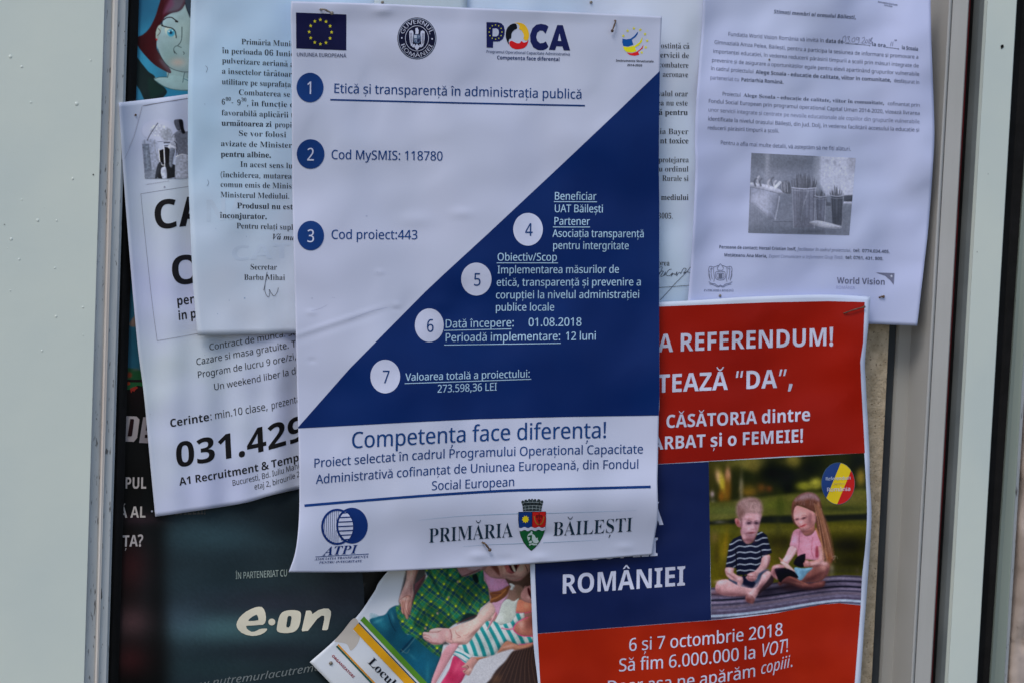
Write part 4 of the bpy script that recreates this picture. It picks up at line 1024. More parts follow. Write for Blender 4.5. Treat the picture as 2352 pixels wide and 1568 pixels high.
w('Gimnazială Amza Pelea, Băileşti, pentru a participa la sesiunea de informare şi promovare a', [(1640.6, 101.3), (1880, 120.5), (2109.8, 135.8)], 7.4)
w('importanţei educaţiei, în vederea reducerii părăsirii timpurii a şcolii prin măsuri integrate de', [(1637.6, 122), (1880, 140), (2110.5, 155.8)], 7.4)
w('prevenire şi de asigurare a oportunităţilor egale pentru elevii apartinând grupurilor vulnerabile', [(1634.6, 142.6), (1880, 160), (2111.8, 175)], 7.4)
w('în cadrul proiectului', [(1632.6, 161.3), (1731, 169)], 7.4); w('Alege Şcoala - educaţie de calitate, viitor în comunitate,', [(1735.9, 169.8), (1890, 180.5), (2047, 188.8)], 7.4, T1, 'b'); w('desfăşurat în', [(2053, 189.3), (2112, 193.8)], 7)
w('parteneriat cu', [(1630.6, 182.6), (1698, 187.2)], 7.4, T3); w('Patriarhia Română.', [(1702, 187.4), (1800, 193.5)], 7.4, T1, 'b')
w('Proiectul', [(1658.8, 220), (1701.4, 222.7)], 7.4, T2); w('Alege Şcoala - educaţie de calitate, viitor în comunitate,', [(1707.6, 222.8), (1870, 233), (2031.4, 241)], 7.4, T1, 'rb'); w('cofinantat prin', [(2038.6, 242), (2113, 245.8)], 7, T2)
w('Fondul Social European prin programul operaţional Capital Uman 2014-2020, vizează livrarea', [(1627, 236.4), (1870, 252), (2113, 264.8)], 7.4, T2)
w('unor servicii integrate şi centrate pe nevoile educaţionale ale copiilor din grupurile vulnerabile', [(1626.3, 256.4), (1870, 272), (2112.4, 284.2)], 7.4, T3)
w('identificate la nivelul oraşului Băileşti, din jud. Dolj, în vederea facilitării accesului la educaţie şi', [(1625.8, 277), (1870, 292), (2111.8, 303.2)], 7.4, T2)
w('reducerii părăsirii timpurii a şcolii.', [(1625, 297.6), (1790, 305.5)], 7.4, T2)
w('Pentru a afla mai multe detalii, vă aşteptăm să ne fiţi alături.', [(1654.6, 332), (1800, 340.5), (1954.5, 347)], 7.6, T2)
w('Persoane de contact: Herzal Cristian Iosif,', [(1651.3, 571), (1829, 576)], 6.4, T1, 'b'); w('facilitator în cadrul proiectului,', [(1832, 576), (1955, 579)], 6.2, T2, 'i'); w('tel:  0774.034.405.', [(1959.5, 579), (2044, 582.3)], 6.4, T1, 'b')
w('Moţăţeanu Ana Maria,', [(1663, 589.3), (1762, 592)], 6.4, T1, 'b'); w('Expert Comunicare şi Informare Grup Ţintă,', [(1765.9, 592), (1937.7, 595)], 6.2, T3, 'i'); w('tel: 0761. 431. 800.', [(1941.5, 595), (2029, 598.3)], 6.4, T1, 'b')
w('PATRIARHIA ROMÂNĂ', [(1617, 669.5), (1685, 670)], 5.2, T2, 'rbi')
w('World Vision', [(1922.2, 651), (2033.3, 654.6)], 14, (78, 84, 112), 'b'); w('ROMÂNIA', [(1919.7, 663.6), (1964, 664.5)], 6.2, (124, 132, 168), 's')
w('Instrumente Structurale', [(2016.6, 6.5), (2061.7, 14.2)], 4, T1, 'b'); w('2014-2020', [(2031, 14), (2049.5, 17.3)], 3.4, T1, 'b')
wv.fill(R2([(2165, 935), (2338, 942), (2330, 1050), (2300, 1010), (2250, 965)]), (92, 98, 126), 'corner_triangle')
wv.stars([R2(2309, 969)], 3.4, (170, 178, 206), 'star')
hw = [[(1885, 330), (1862, 350), (1862, 385), (1880, 392), (1892, 360), (1885, 330)], [(1900, 345), (1925, 338), (1912, 362), (1925, 375), (1915, 395), (1895, 392)], [(1932, 392), (1937, 394)],
      [(1968, 345), (1948, 362), (1950, 388), (1968, 385), (1975, 360), (1968, 345)], [(2010, 350), (1990, 345), (1988, 365), (2005, 368), (2012, 345), (2010, 390), (1990, 405), (1975, 400)], [(2020, 398), (2024, 399)],
      [(2040, 355), (2062, 345), (2060, 370), (2035, 398), (2062, 398), (2075, 385)], [(2085, 365), (2070, 380), (2078, 400), (2090, 385), (2085, 365)], [(2105, 355), (2098, 405)], [(2125, 355), (2110, 370), (2130, 385), (2120, 405), (2108, 395), (2135, 350), (2125, 355)],
      [(2308, 385), (2300, 425)], [(2325, 385), (2317, 427)], [(2338, 370), (2345, 368), (2343, 378), (2338, 370)], [(2350, 368), (2357, 367), (2355, 376), (2350, 368)]]
wv.many_lines([R1(q) for q in hw], .8, (70, 78, 110), 'handwriting', e=1.5)
# pencil picture
Yp, Xp = np.meshgrid(np.linspace(0, 1, 170), np.linspace(0, 1, 215), indexing='ij')
def q4(a, b, c, d): # TL TR BR BL
    a, b, c, d = [np.array(t, float) for t in (a, b, c, d)]
    return ((1-Xp)*(1-Yp))[..., None]*a+(Xp*(1-Yp))[..., None]*b+(Xp*Yp)[..., None]*c+((1-Xp)*Yp)[..., None]*d
GP = q4((1023, -162), (1982, -115), (1921, 594), (994, 572))
XA, YA = GP[..., 0], GP[..., 1]
p = Painter(XA, YA, (108, 116, 138))
PL = (164, 172, 200)
p.spot(1200, -100, 500, 120, (92, 100, 118), .8); p.spot(1200, 40, 300, 60, (124, 132, 156), .5); p.spot(1170, -60, 25, 200, (140, 148, 172), .6)
p.poly([(1640, -200), (2000, -200), (1990, 240), (1700, 230), (1620, 60)], PL, 14, smooth=False)
p.poly([(1600, -200), (1660, -200), (1650, 200), (1590, 180)], (130, 138, 160), 16, .8, smooth=False)
p.poly([(1925, -200), (1990, -200), (1985, 0), (1915, 0)], (140, 146, 170), 18, .8)
for q in ((1790, -70, 12, 16), (1830, -50, 9, 12), (1850, -20, 8, 9), (1720, -90, 20, 14)): p.spot(*q, (128, 134, 158), .8)
p.poly([(1870, 230), (1965, 225), (1955, 285), (1870, 300)], (70, 76, 92), 6, smooth=False); p.poly([(1870, 285), (1952, 285), (1950, 312), (1860, 312)], PL, 5, smooth=False); p.poly([(1700, 300), (1950, 310), (1940, 520), (1700, 480)], (104, 112, 132), 10, smooth=False)
p.poly([(1700, 296), (1760, 298), (1760, 322), (1700, 320)], (84, 90, 108), 5)
p.spot(1200, 560, 600, 60, (84, 92, 110), .7); p.spot(1850, 560, 200, 40, (96, 104, 124), .7)
# tub
p.poly([(1020, 140), (1290, 200), (1270, 300), (1245, 455), (1190, 440), (1090, 350), (1010, 300)], (126, 134, 160), 6, smooth=False)
p.poly([(1035, 230), (1180, 230), (1180, 410), (1060, 320)], (150, 158, 186), 26, .7); p.line([(1280, 240), (1262, 350), (1240, 450)], 12, (152, 160, 186), 8, .8); p.line([(1010, 300), (1090, 350), (1190, 440), (1240, 455)], 6, (110, 118, 140), 6)
p.poly([(1015, 110), (1080, 115), (1200, 140), (1300, 180), (1318, 205), (1290, 215), (1150, 175), (1015, 145)], (158, 166, 194), 5); p.line([(1015, 152), (1150, 180), (1290, 218)], 6, (96, 102, 122), 6)
for i, (x, y) in enumerate(((1085, 80), (1110, 100), (1185, 110), (1215, 90), (1240, 120), (1060, 100))): p.line([(x, y+40), (x-10, y), (x+8, y-25)], 16, (88, 94, 112) if i % 2 else (150, 156, 178), 8)
p.line([(1240, 160), (1285, 110)], 26, (170, 178, 200), 6)
p.poly([(1300, 190), (1300, 110), (1340, 95), (1375, 110), (1385, 210)], (100, 106, 124), 5)
for i in range(8): p.line([(1305+i*10, 200), (1300+i*10, 110+random.uniform(-15, 20))], 4, random.choice([(60, 66, 80), (140, 146, 168)]), 3)
def jar(x0, x1, ytop, yr, yb, tone, glass):
    p.poly([(x0, yr), (x1, yr), (x1-14, yb), (x0+16, yb)], tone, 6, smooth=False, rim=.1)
    nn = int((x1-x0)/6)
    for i in range(nn*2):                       # standing in the jar: blurred
        a = random.random(); x = x0+12+a*(x1-x0-26)
        k = random.uniform(.72, 1.22); p.line([(x+(a-.5)*-16, yb-random.uniform(20, 120)), (x, yr+10)], random.uniform(6, 11), tuple(min(200, t_*k) for t_ in tone), 9, .5, smooth=False)
    for i in range(nn):                         # tips above the rim
        a = (i+.5)/nn; x = x0+5+a*(x1-x0-10); top = ytop+random.uniform(0, 46)+abs(a-.42)**1.4*150
        dx = (a-.5)*16+random.uniform(-7, 7); g_ = random.uniform(52, 104)
        cc_ = (g_, g_*1.06, g_*1.25)
        p.poly([(x-5, yr), (x+5, yr), (x+dx+3.5, top+26), (x+dx, top), (x+dx-3.5, top+26)], cc_, 4, .9, smooth=False, rim=0)
        if i % 4 == 1: p.line([(x+3, yr), (x+dx+3, top+34)], 3, (142, 150, 172), 4, .6, smooth=False)
    p.line([(x0-2, yr-8), ((x0+x1)/2, yr+3), (x1+2, yr-6)], 9, glass, 6, .9); p.line([(x0, yr+14), ((x0+x1)/2, yr+24), (x1, yr+16)], 5, glass, 6, .6)
    p.line([(x0+3, yr), (x0+16, yb)], 6, glass, 8, .5); p.line([(x1-3, yr), (x1-14, yb)], 8, glass, 8, .6)
jar(1395, 1615, 5, 165, 525, (106, 112, 134), (162, 170, 198))
p.line([(1545, 190), (1500, 330), (1480, 460)], 9, (146, 154, 178), 8, .6); p.spot(1480, 400, 50, 110, (84, 90, 108), .6)
jar(1605, 1710, 160, 240, 470, (92, 98, 118), (150, 158, 184))
jar(1748, 1870, 125, 235, 500, (70, 76, 92), (136, 144, 168))
p.poly([(1565, 470), (1650, 460), (1840, 510), (1820, 530), (1700, 525), (1570, 490)], (168, 176, 202), 5)
p.line([(1225, 470), (1400, 470)], 6, (70, 76, 92), 5, .7)
p.spot(1580, 560, 140, 18, (66, 72, 88), .6)
p.col *= (1+.09*(vnoise(XA, YA, 9, 7)-.5)+.10*(vnoise(XA, YA, 16, 8)-.5)+.05*(vnoise(XA, YA*.05, 9, 9)-.5))[..., None]
p.col = np.clip(p.col, 0, 1)
wv.picture(1470+XA*k4, 392.2+YA*k4, p, 'pencil_jars_photo', e=1)
# church crest in outline
cc = []
for sx in (-1, 1):
    f_ = lambda pts: [(738+sx*x, y) for x, y in pts]
    cc += [R2(f_([(20, 870), (60, 885), (95, 880), (108, 910), (100, 960), (92, 1000)])), R2(f_([(60, 885), (62, 930), (55, 980), (60, 1020)])), R2(f_([(80, 890), (85, 940), (75, 1000)])), R2(f_([(100, 920), (106, 960), (90, 1010)])),
           R2(f_([(0, 855), (14, 870), (28, 895), (18, 915), (0, 915)])), R2(f_([(0, 930), (40, 930), (45, 980), (30, 1000), (0, 1005)])), R2(f_([(10, 945), (30, 945), (30, 985), (10, 985)])), R2(f_([(108, 1020), (80, 1035), (50, 1040), (20, 1060), (0, 1050)])), R2(f_([(100, 1040), (60, 1050), (25, 1068), (0, 1060)])), R2(f_([(70, 900), (95, 905)])), R2(f_([(0, 940), (0, 995)]))]
wv.many_lines(cc, 1.3, (92, 100, 128), 'church_crest', e=1)
wv.fill(R2([(722, 945), (756, 945), (756, 990), (722, 990)]), (82, 90, 114), 'church_crest_shield', e=1.8)
push_pin(wv, R2(733, 1147), 'small pin under the church crest at the foot of the pencil letter', m_pin, r=.0011)
push_pin(wv, R1(1185, 549), 'tiny pin in the third line of the pencil letter', m_pin, r=.0007)
bent_pin(wv, R2(2196, 1163), R2(2228, 1156), 'short rusty pin at the lower right corner of the pencil letter', m_rust, r=.0008, lift=.001)

# ---------------------------------------------------------------- red referendum poster
def h_rf(x, y):
    e = sstep(1860, 2000, x)
    return .0010*np.sin(x/80.)+wrinkle(x, y, 120, .003, 51)+wrinkle(x, y, 50, .0009, 52)+e*(.0035+.0035*np.sin((y-700)/62.))
rf_ = Sheet('referendum_poster', 'red and navy poster calling to a referendum, with two children reading on a jetty', 'poster', .0250, h_rf,
            [[(1210, 708), (1214, 1200), (1217.6, 1295), (1221, 1385), (1226, 1483), (1236, 1568), (1240, 1630)], [(2000, 682), (1995, 742), (1987, 826.5), (1988.5, 879), (1996.8, 1033.5), (1998, 1102), (2001.7, 1187), (1995, 1306), (1984.7, 1442.8), (1976, 1568), (1971, 1630)],
             [(1210, 708), (1579, 691), (1720, 682), (1895, 677), (2000, 682)], [(1240, 1630), (1971, 1630)]], (.01, -1), mottled('poster_paper', (158, 172, 208), (166, 178, 210), 8, rough=.4, spec=.14), nu=80, nv=110)
RED = mottled('red_print', (130, 19, 6), (118, 15, 7), 9, rough=.42, spec=.14); RED2 = mottled('red_print_sheen', (144, 31, 7), (122, 19, 8), 9, rough=.42, spec=.14); NAVY = mottled('navy_print', (10, 22, 62), (16, 29, 74), 14, rough=.4, spec=.14)  # RED2: same red, light sheen put into a warmer colour
rf_.fill([(1224, 718), (1513.8, 704.3), (1760, 695), (1900, 692), (1986, 694), (1982.7, 784.4), (1976, 830), (1978, 880), (1985, 1009.5), (1986.5, 1039.3), (1800, 1047), (1512, 1064.7), (1226, 1079)], RED, 'red_field', step=18)
rf_.fill([(1227, 1079.6), (1512, 1065.4), (1627.6, 1059.4), (1630, 1200), (1633.2, 1422.6), (1234.7, 1453.5), (1229, 1320)], NAVY, 'navy_field', step=18)
rf_.fill([(1234.7, 1454.2), (1633, 1423.4), (1712, 1416), (1785, 1406.5), (1885, 1387.5), (1927, 1384), (1977, 1389), (1970, 1480), (1963, 1568), (1960, 1620), (1244, 1620), (1241, 1568)], RED2, 'red_field', step=18)
WT = (166, 174, 206)
def r(t, path, cap, st='b', c=WT): rf_.text([(st, t)], path, cap, c, lay_e=2)
r('A REFERENDUM!', [(1511, 808.8), (1700, 801), (1916, 793.2)], 41)
r('TEAZĂ “DA”,', [(1509, 901.3), (1660, 894.5), (1823, 888.5)], 41.5)
r('CĂSĂTORIA dintre', [(1528.5, 981.8), (1700, 974), (1862, 965.3)], 29.5)
r('A', [(1494, 1032.8), (1523.5, 1031)], 29.5); r('RBAT și o FEMEIE!', [(1523.8, 1031), (1690, 1022), (1846, 1014)], 29.5)
r('Ă', [(1484, 1205.5), (1524, 1204)], 42, ); r('COPIII', [(1347, 1285.5), (1512, 1275)], 42)
r('ROMÂNIEI', [(1287.5, 1363), (1430, 1353.5), (1575, 1343)], 44.5)
r('6 și 7 octombrie 2018', [(1443.5, 1494), (1574, 1484), (1719, 1469), (1799, 1457.5)], 29, 's2')
r('Să fim 6.000.000 la', [(1420.5, 1541), (1574, 1529), (1737, 1510.5)], 29, 's2'); r('VOT!', [(1748, 1508), (1812, 1495)], 30, 'i')
r('Doar așa ne apărăm', [(1393, 1590.5), (1560, 1578), (1660, 1565), (1737, 1552)], 28, 's2'); r('copiii.', [(1747, 1547.5), (1822, 1529)], 27, 'i')
# children on the jetty, painted in the reading grid K5
LF = [(78, 98), (84, 500), (92, 900), (98, 1230), (100, 1520)]; RT = [(1472, 22), (1488, 300), (1497, 560), (1486, 800), (1466, 1000), (1452, 1130), (1440, 1385)]
TP_ = [(78, 98), (760, 62), (1472, 22)]; BT = [(100, 1520), (400, 1480), (700, 1448), (950, 1408), (1100, 1380), (1250, 1366), (1440, 1385)]
nu_, nv_ = 290, 310
u = np.linspace(0, 1, nu_); v = np.linspace(0, 1, nv_)
Lp, _ = at_len(smooth_path(LF), v); Rp, _ = at_len(smooth_path(RT), v); Tp, _ = at_len(smooth_path(TP_), u); Bp, _ = at_len(smooth_path(BT), u)
U, Vv = np.meshgrid(u, v); U = U[..., None]; Vv = Vv[..., None]
G = (1-U)*Lp[:, None]+U*Rp[:, None]+(1-Vv)*Tp[None]+Vv*Bp[None]-((1-U)*(1-Vv)*Tp[0]+U*(1-Vv)*Tp[-1]+(1-U)*Vv*Bp[0]+U*Vv*Bp[-1])
XA, YA = G[..., 0], G[..., 1]
p = Painter(XA, YA, (34, 38, 18))
for q in ((480, 120, 230, 50, (132, 122, 58), .75), (830, 100, 60, 50, (150, 138, 60), .9), (480, 150, 50, 50, (126, 110, 50), .8), (170, 240, 26, 60, (190, 150, 120), .95, -.3), (205, 300, 24, 90, (178, 164, 56), .95, -.15), (250, 220, 22, 60, (190, 140, 120), .95), (245, 350, 30, 110, (128, 88, 30), .85), (372, 330, 17, 100, (126, 120, 98), .8),
          (930, 320, 60, 34, (140, 140, 46), .85), (1035, 290, 46, 44, (160, 156, 60), .9), (440, 370, 60, 34, (130, 92, 36), .8), (1440, 230, 34, 70, (136, 118, 50), .85), (190, 410, 26, 50, (140, 92, 32), .8)): p.spot(*q)
for q in ((500, 110, 260, 40, (110, 104, 52), .6), (840, 95, 60, 60, (122, 112, 50), .9), (470, 130, 60, 70, (96, 88, 40), .8), (180, 150, 90, 50, (60, 60, 24), .8), (110, 230, 60, 200, (70, 64, 26), .6),
          (170, 230, 28, 60, (172, 140, 110), .9, -.2), (200, 290, 26, 90, (160, 148, 50), .9, -.2), (250, 220, 22, 60, (176, 132, 110), .9), (245, 330, 30, 120, (96, 68, 24), .7), (372, 320, 20, 110, (110, 104, 88), .8), (200, 400, 30, 60, (110, 74, 26), .7),
          (110, 390, 20, 30, (150, 134, 140), .9), (115, 465, 24, 26, (120, 112, 118), .7), (550, 330, 40, 40, (112, 70, 30), .7), (620, 340, 30, 30, (108, 60, 30), .7), (440, 350, 60, 60, (90, 76, 26), .8), (640, 120, 90, 90, (28, 32, 18), .9),
          (650, 200, 130, 90, (12, 16, 10), .95), (780, 230, 120, 110, (12, 16, 11), .9), (990, 160, 110, 100, (16, 20, 12), .9), (1050, 110, 60, 50, (20, 26, 14), .8), (430, 230, 70, 60, (28, 34, 16), .8), (330, 180, 40, 60, (40, 42, 16), .6),
          (1420, 120, 90, 120, (14, 18, 12), .9), (1440, 230, 40, 70, (110, 96, 40), .8), (930, 310, 60, 30, (120, 122, 40), .8), (1040, 290, 50, 40, (136, 134, 52), .85), (1000, 320, 90, 20, (110, 110, 40), .6), (780, 330, 60, 60, (12, 16, 10), .9)): p.spot(*q)
p.poly([(60, 470), (200, 460), (360, 440), (560, 420), (760, 395), (1000, 370), (1200, 380), (1500, 350), (1520, 560), (1100, 590), (760, 580), (420, 600), (60, 640)], (74, 76, 34), 18)
for q in ((250, 540, 220, 50, (82, 92, 50), .7), (640, 480, 160, 50, (84, 92, 36), .8), (900, 430, 180, 30, (96, 96, 46), .7), (1350, 420, 160, 50, (84, 80, 40), .8), (1250, 520, 250, 30, (44, 50, 24), .8), (720, 500, 40, 120, (52, 62, 24), .7), (180, 590, 120, 20, (96, 96, 54), .6)): p.spot(*q)
p.poly([(60, 640), (420, 606), (700, 588), (1100, 580), (1540, 570), (1540, 640), (1100, 640), (700, 650), (60, 670)], (22, 26, 22), 14); p.spot(175, 640, 50, 16, (78, 78, 74), .8)
p.poly([(60, 665), (500, 650), (900, 655), (1540, 620), (1540, 1200), (60, 1280)], (66, 66, 18), 14, smooth=False)
for q in ((640, 730, 300, 50, (88, 86, 36), .8), (200, 720, 140, 30, (78, 82, 34), .7), (1300, 700, 260, 50, (92, 88, 34), .8), (1380, 640, 160, 20, (64, 66, 26), .7), (180, 900, 50, 170, (112, 100, 18), .7, .15), (130, 780, 40, 60, (110, 92, 60), .6), (230, 850, 26, 140, (132, 106, 26), .6, .1), (150, 940, 30, 120, (52, 46, 12), .7),
          (720, 820, 130, 80, (34, 32, 12), .9), (1330, 850, 240, 100, (22, 22, 12), .95), (1350, 1000, 220, 70, (30, 30, 16), .9), (640, 990, 60, 100, (78, 72, 12), .8), (700, 900, 40, 100, (60, 54, 12), .7), (160, 1130, 120, 90, (84, 78, 14), .8), (240, 1080, 60, 70, (76, 66, 16), .8),
          (700, 700, 30, 100, (54, 56, 26), .5), (1180, 1070, 26, 50, (130, 124, 120), .7), (1410, 1080, 20, 30, (80, 70, 60), .6), (1300, 1080, 200, 30, (44, 44, 28), .7)): p.spot(*q)
# jetty planks
p.poly([(60, 1230), (150, 1225), (640, 1190), (1150, 1125), (1300, 1115), (1520, 1125), (1520, 1420), (1250, 1366), (1100, 1382), (700, 1450), (60, 1530)], (84, 80, 104), 6, smooth=False)
def curve(off):
    return [(60, 1225+off), (300, 1215+off*.99), (640, 1180+off*.97), (950, 1138+off*.93), (1150, 1118+off*.9), (1300, 1112+off*.89), (1500, 1124+off*.89)]
for off, wd, c, a in ((14, 9, (44, 40, 58), .9), (36, 18, (120, 114, 138), .8), (64, 11, (18, 16, 30), .95), (90, 18, (112, 104, 130), .8), (118, 13, (12, 14, 28), .95), (141, 12, (128, 118, 144), .8), (162, 9, (44, 42, 60), .9), (185, 22, (98, 88, 104), .7), (214, 8, (110, 106, 132), .7), (236, 16, (70, 62, 84), .8), (258, 20, (136, 152, 180), .9), (282, 7, (60, 66, 90), .9), (296, 8, (140, 150, 178), .9)):
    p.line(curve(off), wd, c, 8, a)
p.col = p.col*(1+.22*(vnoise(XA*.22, YA, 6, 91)-.5)*(YA > 1120))[..., None]
p.line(curve(262)[0:], 14, (150, 166, 190), 6, .8)
p.spot(900, 1230, 320, 50, (20, 18, 30), .85, -.08); p.spot(600, 1270, 130, 50, (24, 22, 34), .8, -.3); p.spot(330, 1300, 200, 14, (30, 26, 40), .8)
SKB = (172, 134, 142); SKs = (120, 82, 84)
# boy: legs
p.poly([(140, 1205), (165, 1168), (240, 1152), (300, 1180), (500, 1235), (480, 1270), (400, 1298), (250, 1303), (165, 1280), (138, 1245)], SKB, 4); p.spot(250, 1275, 160, 22, (128, 92, 98), .6); p.spot(200, 1190, 50, 24, (192, 158, 166), .6)
p.poly([(590, 1085), (640, 1080), (660, 1130), (650, 1190), (560, 1260), (530, 1290), (480, 1270), (510, 1210), (550, 1130)], (46, 34, 42), 6)
p.poly([(560, 1090), (620, 1080), (640, 1110), (600, 1170), (540, 1240), (510, 1300), (480, 1350), (470, 1370), (430, 1355), (410, 1330), (415, 1290), (470, 1250), (510, 1180)], SKB, 4); p.spot(470, 1280, 30, 40, (188, 152, 158), .6, .5)
p.poly([(412, 1290), (450, 1290), (490, 1330), (475, 1372), (430, 1360), (410, 1330)], (112, 70, 72), 5, .8)
# shorts and toy
p.poly([(255, 1150), (330, 1120), (400, 1130), (520, 1100), (560, 1070), (620, 1065), (560, 1110), (530, 1180), (490, 1230), (360, 1215), (290, 1180)], (44, 58, 84), 5); p.spot(500, 1140, 40, 40, (66, 86, 110), .6)
p.poly([(385, 1110), (400, 1120), (420, 1150), (480, 1170), (500, 1200), (470, 1230), (400, 1215), (380, 1160)], (16, 20, 44), 5)
# boy: shirt with stripes
def tee(x, y):
    c = np.zeros(x.shape+(3,)); c[:] = (18, 22, 44)
    yy_ = y+.16*(x-400)+10*np.sin(x/45.)+5*np.sin(x/17.)-.0004*(x-430)**2
    d = np.abs((yy_-860+27) % 54-27); k = np.clip(1.5-d/5.0, 0, 1)
    return c+(np.array([150, 160, 178])-c)*k[..., None]
p.poly([(365, 760), (380, 800), (420, 840), (470, 830), (500, 780), (520, 728), (560, 728), (600, 760), (620, 830), (645, 915), (560, 955), (550, 1000), (560, 1080), (450, 1110), (330, 1115), (325, 1050), (230, 1050), (245, 940), (262, 840), (300, 790)], tee, 3, smooth=False)
p.line([(325, 1050), (325, 960), (320, 880)], 9, (8, 10, 24), 6); p.line([(552, 960), (545, 880)], 8, (8, 10, 24), 6); p.line([(368, 765), (385, 810), (425, 842), (470, 828), (505, 770)], 9, (14, 18, 38), 4)
# arms
p.poly([(230, 1050), (305, 1055), (300, 1090), (340, 1120), (380, 1135), (385, 1180), (360, 1215), (335, 1200), (330, 1180), (270, 1150), (232, 1110)], SKB, 4); p.spot(280, 1120, 30, 20, (188, 152, 158), .6, .5)
p.poly([(560, 955), (625, 935), (625, 1000), (590, 1060), (530, 1100), (505, 1150), (470, 1170), (430, 1160), (412, 1130), (440, 1100), (490, 1080), (540, 1020)], SKB, 4)
p.poly([(412, 1130), (445, 1095), (500, 1090), (505, 1150), (470, 1172), (430, 1160)], (158, 116, 124), 4, .8); p.line([(420, 1120), (470, 1130)], 4, (100, 64, 70), 4); p.line([(440, 1150), (480, 1150)], 4, (100, 64, 70), 4); p.line([(385, 1105), (398, 1130), (420, 1120)], 9, (16, 18, 34), 4)
# head
p.poly([(368, 700), (480, 690), (505, 740), (485, 800), (430, 838), (385, 800)], (150, 108, 120), 5)
p.poly([(312, 615), (335, 605), (365, 630), (370, 680), (345, 685), (322, 660)], (160, 104, 110), 4); p.spot(338, 645, 14, 22, (110, 56, 60), .8)
p.poly([(360, 560), (540, 560), (538, 640), (520, 720), (490, 765), (440, 768), (395, 740), (370, 690)], (178, 140, 156), 5); p.spot(460, 600, 60, 40, (184, 144, 150), .6); p.spot(400, 690, 30, 60, (150, 108, 124), .6)
p.poly([(326, 560), (330, 490), (370, 440), (440, 418), (510, 428), (550, 470), (560, 530), (545, 590), (530, 572), (470, 562), (400, 575), (378, 600), (372, 640), (345, 610)], (136, 110, 114), 16)
p.spot(440, 470, 90, 40, (152, 128, 132), .7); p.spot(370, 560, 30, 50, (92, 66, 62), .7); p.spot(500, 530, 50, 20, (168, 142, 146), .6); p.spot(480, 450, 60, 14, (88, 66, 62), .4)
for i in range(46):
    hx = 335+random.uniform(0, 215); hy = 440+abs(hx-445)*.35+random.uniform(0, 90)
    p.line([(hx, hy), (hx+random.uniform(2, 12), hy+random.uniform(18, 40))], 2.5, random.choice([(84, 62, 62), (176, 152, 156), (116, 90, 90)]), 4, .5)
p.line([(350, 500), (352, 560), (366, 620)], 16, (92, 68, 66), 16, .6)
p.spot(438, 650, 28, 15, (34, 20, 34), 1, -.1); p.spot(508, 648, 24, 15, (34, 20, 34), 1, -.1); p.line([(412, 632), (440, 625), (465, 635)], 5, (84, 58, 66), 4, .8); p.line([(488, 632), (510, 625), (528, 630)], 5, (84, 58, 66), 4, .8)
p.spot(472, 705, 20, 9, (120, 72, 84), .7); p.spot(462, 735, 32, 8, (104, 40, 44), .9, -.1); p.spot(455, 762, 26, 8, (130, 90, 104), .6); p.spot(470, 685, 10, 22, (196, 160, 172), .6)
# girl: legs
p.poly([(640, 1060), (660, 1030), (720, 1018), (760, 1040), (740, 1080), (700, 1150), (680, 1150), (640, 1110)], (150, 108, 116), 5)
p.poly([(1000, 1050), (1060, 1005), (1110, 992), (1155, 1010), (1162, 1050), (1120, 1140), (1060, 1175), (960, 1180), (900, 1170)], (112, 72, 70), 5); p.spot(1110, 1040, 44, 40, (168, 124, 122), .8); p.spot(1000, 1150, 90, 24, (64, 38, 42), .8, -.2)
p.poly([(780, 1125), (840, 1125), (900, 1160), (980, 1190), (1110, 1165), (1120, 1200), (1090, 1225), (970, 1245), (880, 1225), (760, 1190), (720, 1210), (700, 1180)], (92, 56, 58), 6); p.spot(960, 1236, 150, 16, (44, 28, 36), .8); p.line([(790, 1125), (870, 1160), (960, 1200)], 10, (136, 88, 78), 8, .8); p.spot(800, 1210, 80, 40, (40, 26, 32), .8)
# girl: shirt
p.poly([(840, 720), (900, 700), (940, 760), (1000, 750), (1050, 700), (1090, 780), (1120, 960), (1060, 985), (960, 975), (880, 960), (865, 880), (808, 858), (815, 800)], (178, 124, 148), 5)
p.spot(850, 800, 30, 50, (190, 148, 176), .8); p.spot(960, 860, 50, 90, (186, 134, 158), .6); p.line([(890, 740), (885, 860), (860, 930)], 9, (136, 78, 100), 8, .7); p.line([(1010, 780), (1000, 900), (1020, 960)], 9, (142, 84, 104), 8, .7); p.poly([(1040, 860), (1060, 870), (1062, 950), (1035, 950)], (116, 40, 56), 8, .8)
p.line([(930, 740), (950, 765), (990, 758), (1020, 730)], 5, (110, 70, 100), 4, .8)
# girl: shorts, arms
p.poly([(845, 1050), (920, 1055), (1010, 1050), (960, 1100), (910, 1160), (870, 1140)], (104, 146, 176), 4); p.spot(920, 1090, 20, 30, (74, 110, 140), .6)
p.poly([(808, 855), (868, 880), (850, 930), (800, 1000), (790, 1020), (745, 1015), (720, 1000), (760, 950)], (184, 146, 158), 4); p.spot(780, 960, 20, 50, (200, 168, 178), .5, .5)
p.poly([(1060, 860), (1110, 880), (1125, 960), (1080, 1020), (1000, 1040), (940, 1030), (935, 990), (980, 990), (1040, 980), (1070, 950)], (166, 122, 124), 5); p.poly([(925, 985), (970, 985), (990, 1030), (950, 1045), (925, 1030)], (150, 102, 104), 4)
# book
p.poly([(708, 965), (720, 962), (790, 1020), (850, 1080), (840, 1090), (760, 1040)], (166, 120, 110), 4); p.poly([(720, 1000), (780, 1010), (850, 1080), (820, 1090)], (184, 156, 160), 4)
p.poly([(668, 1062), (720, 1050), (790, 1060), (850, 1090), (880, 1140), (800, 1125), (750, 1150), (720, 1180), (690, 1130)], (16, 12, 26), 4)
p.poly([(842, 1020), (850, 980), (880, 945), (930, 925), (945, 930), (940, 990), (925, 1010), (930, 1040), (900, 1045)], (18, 12, 26), 4)
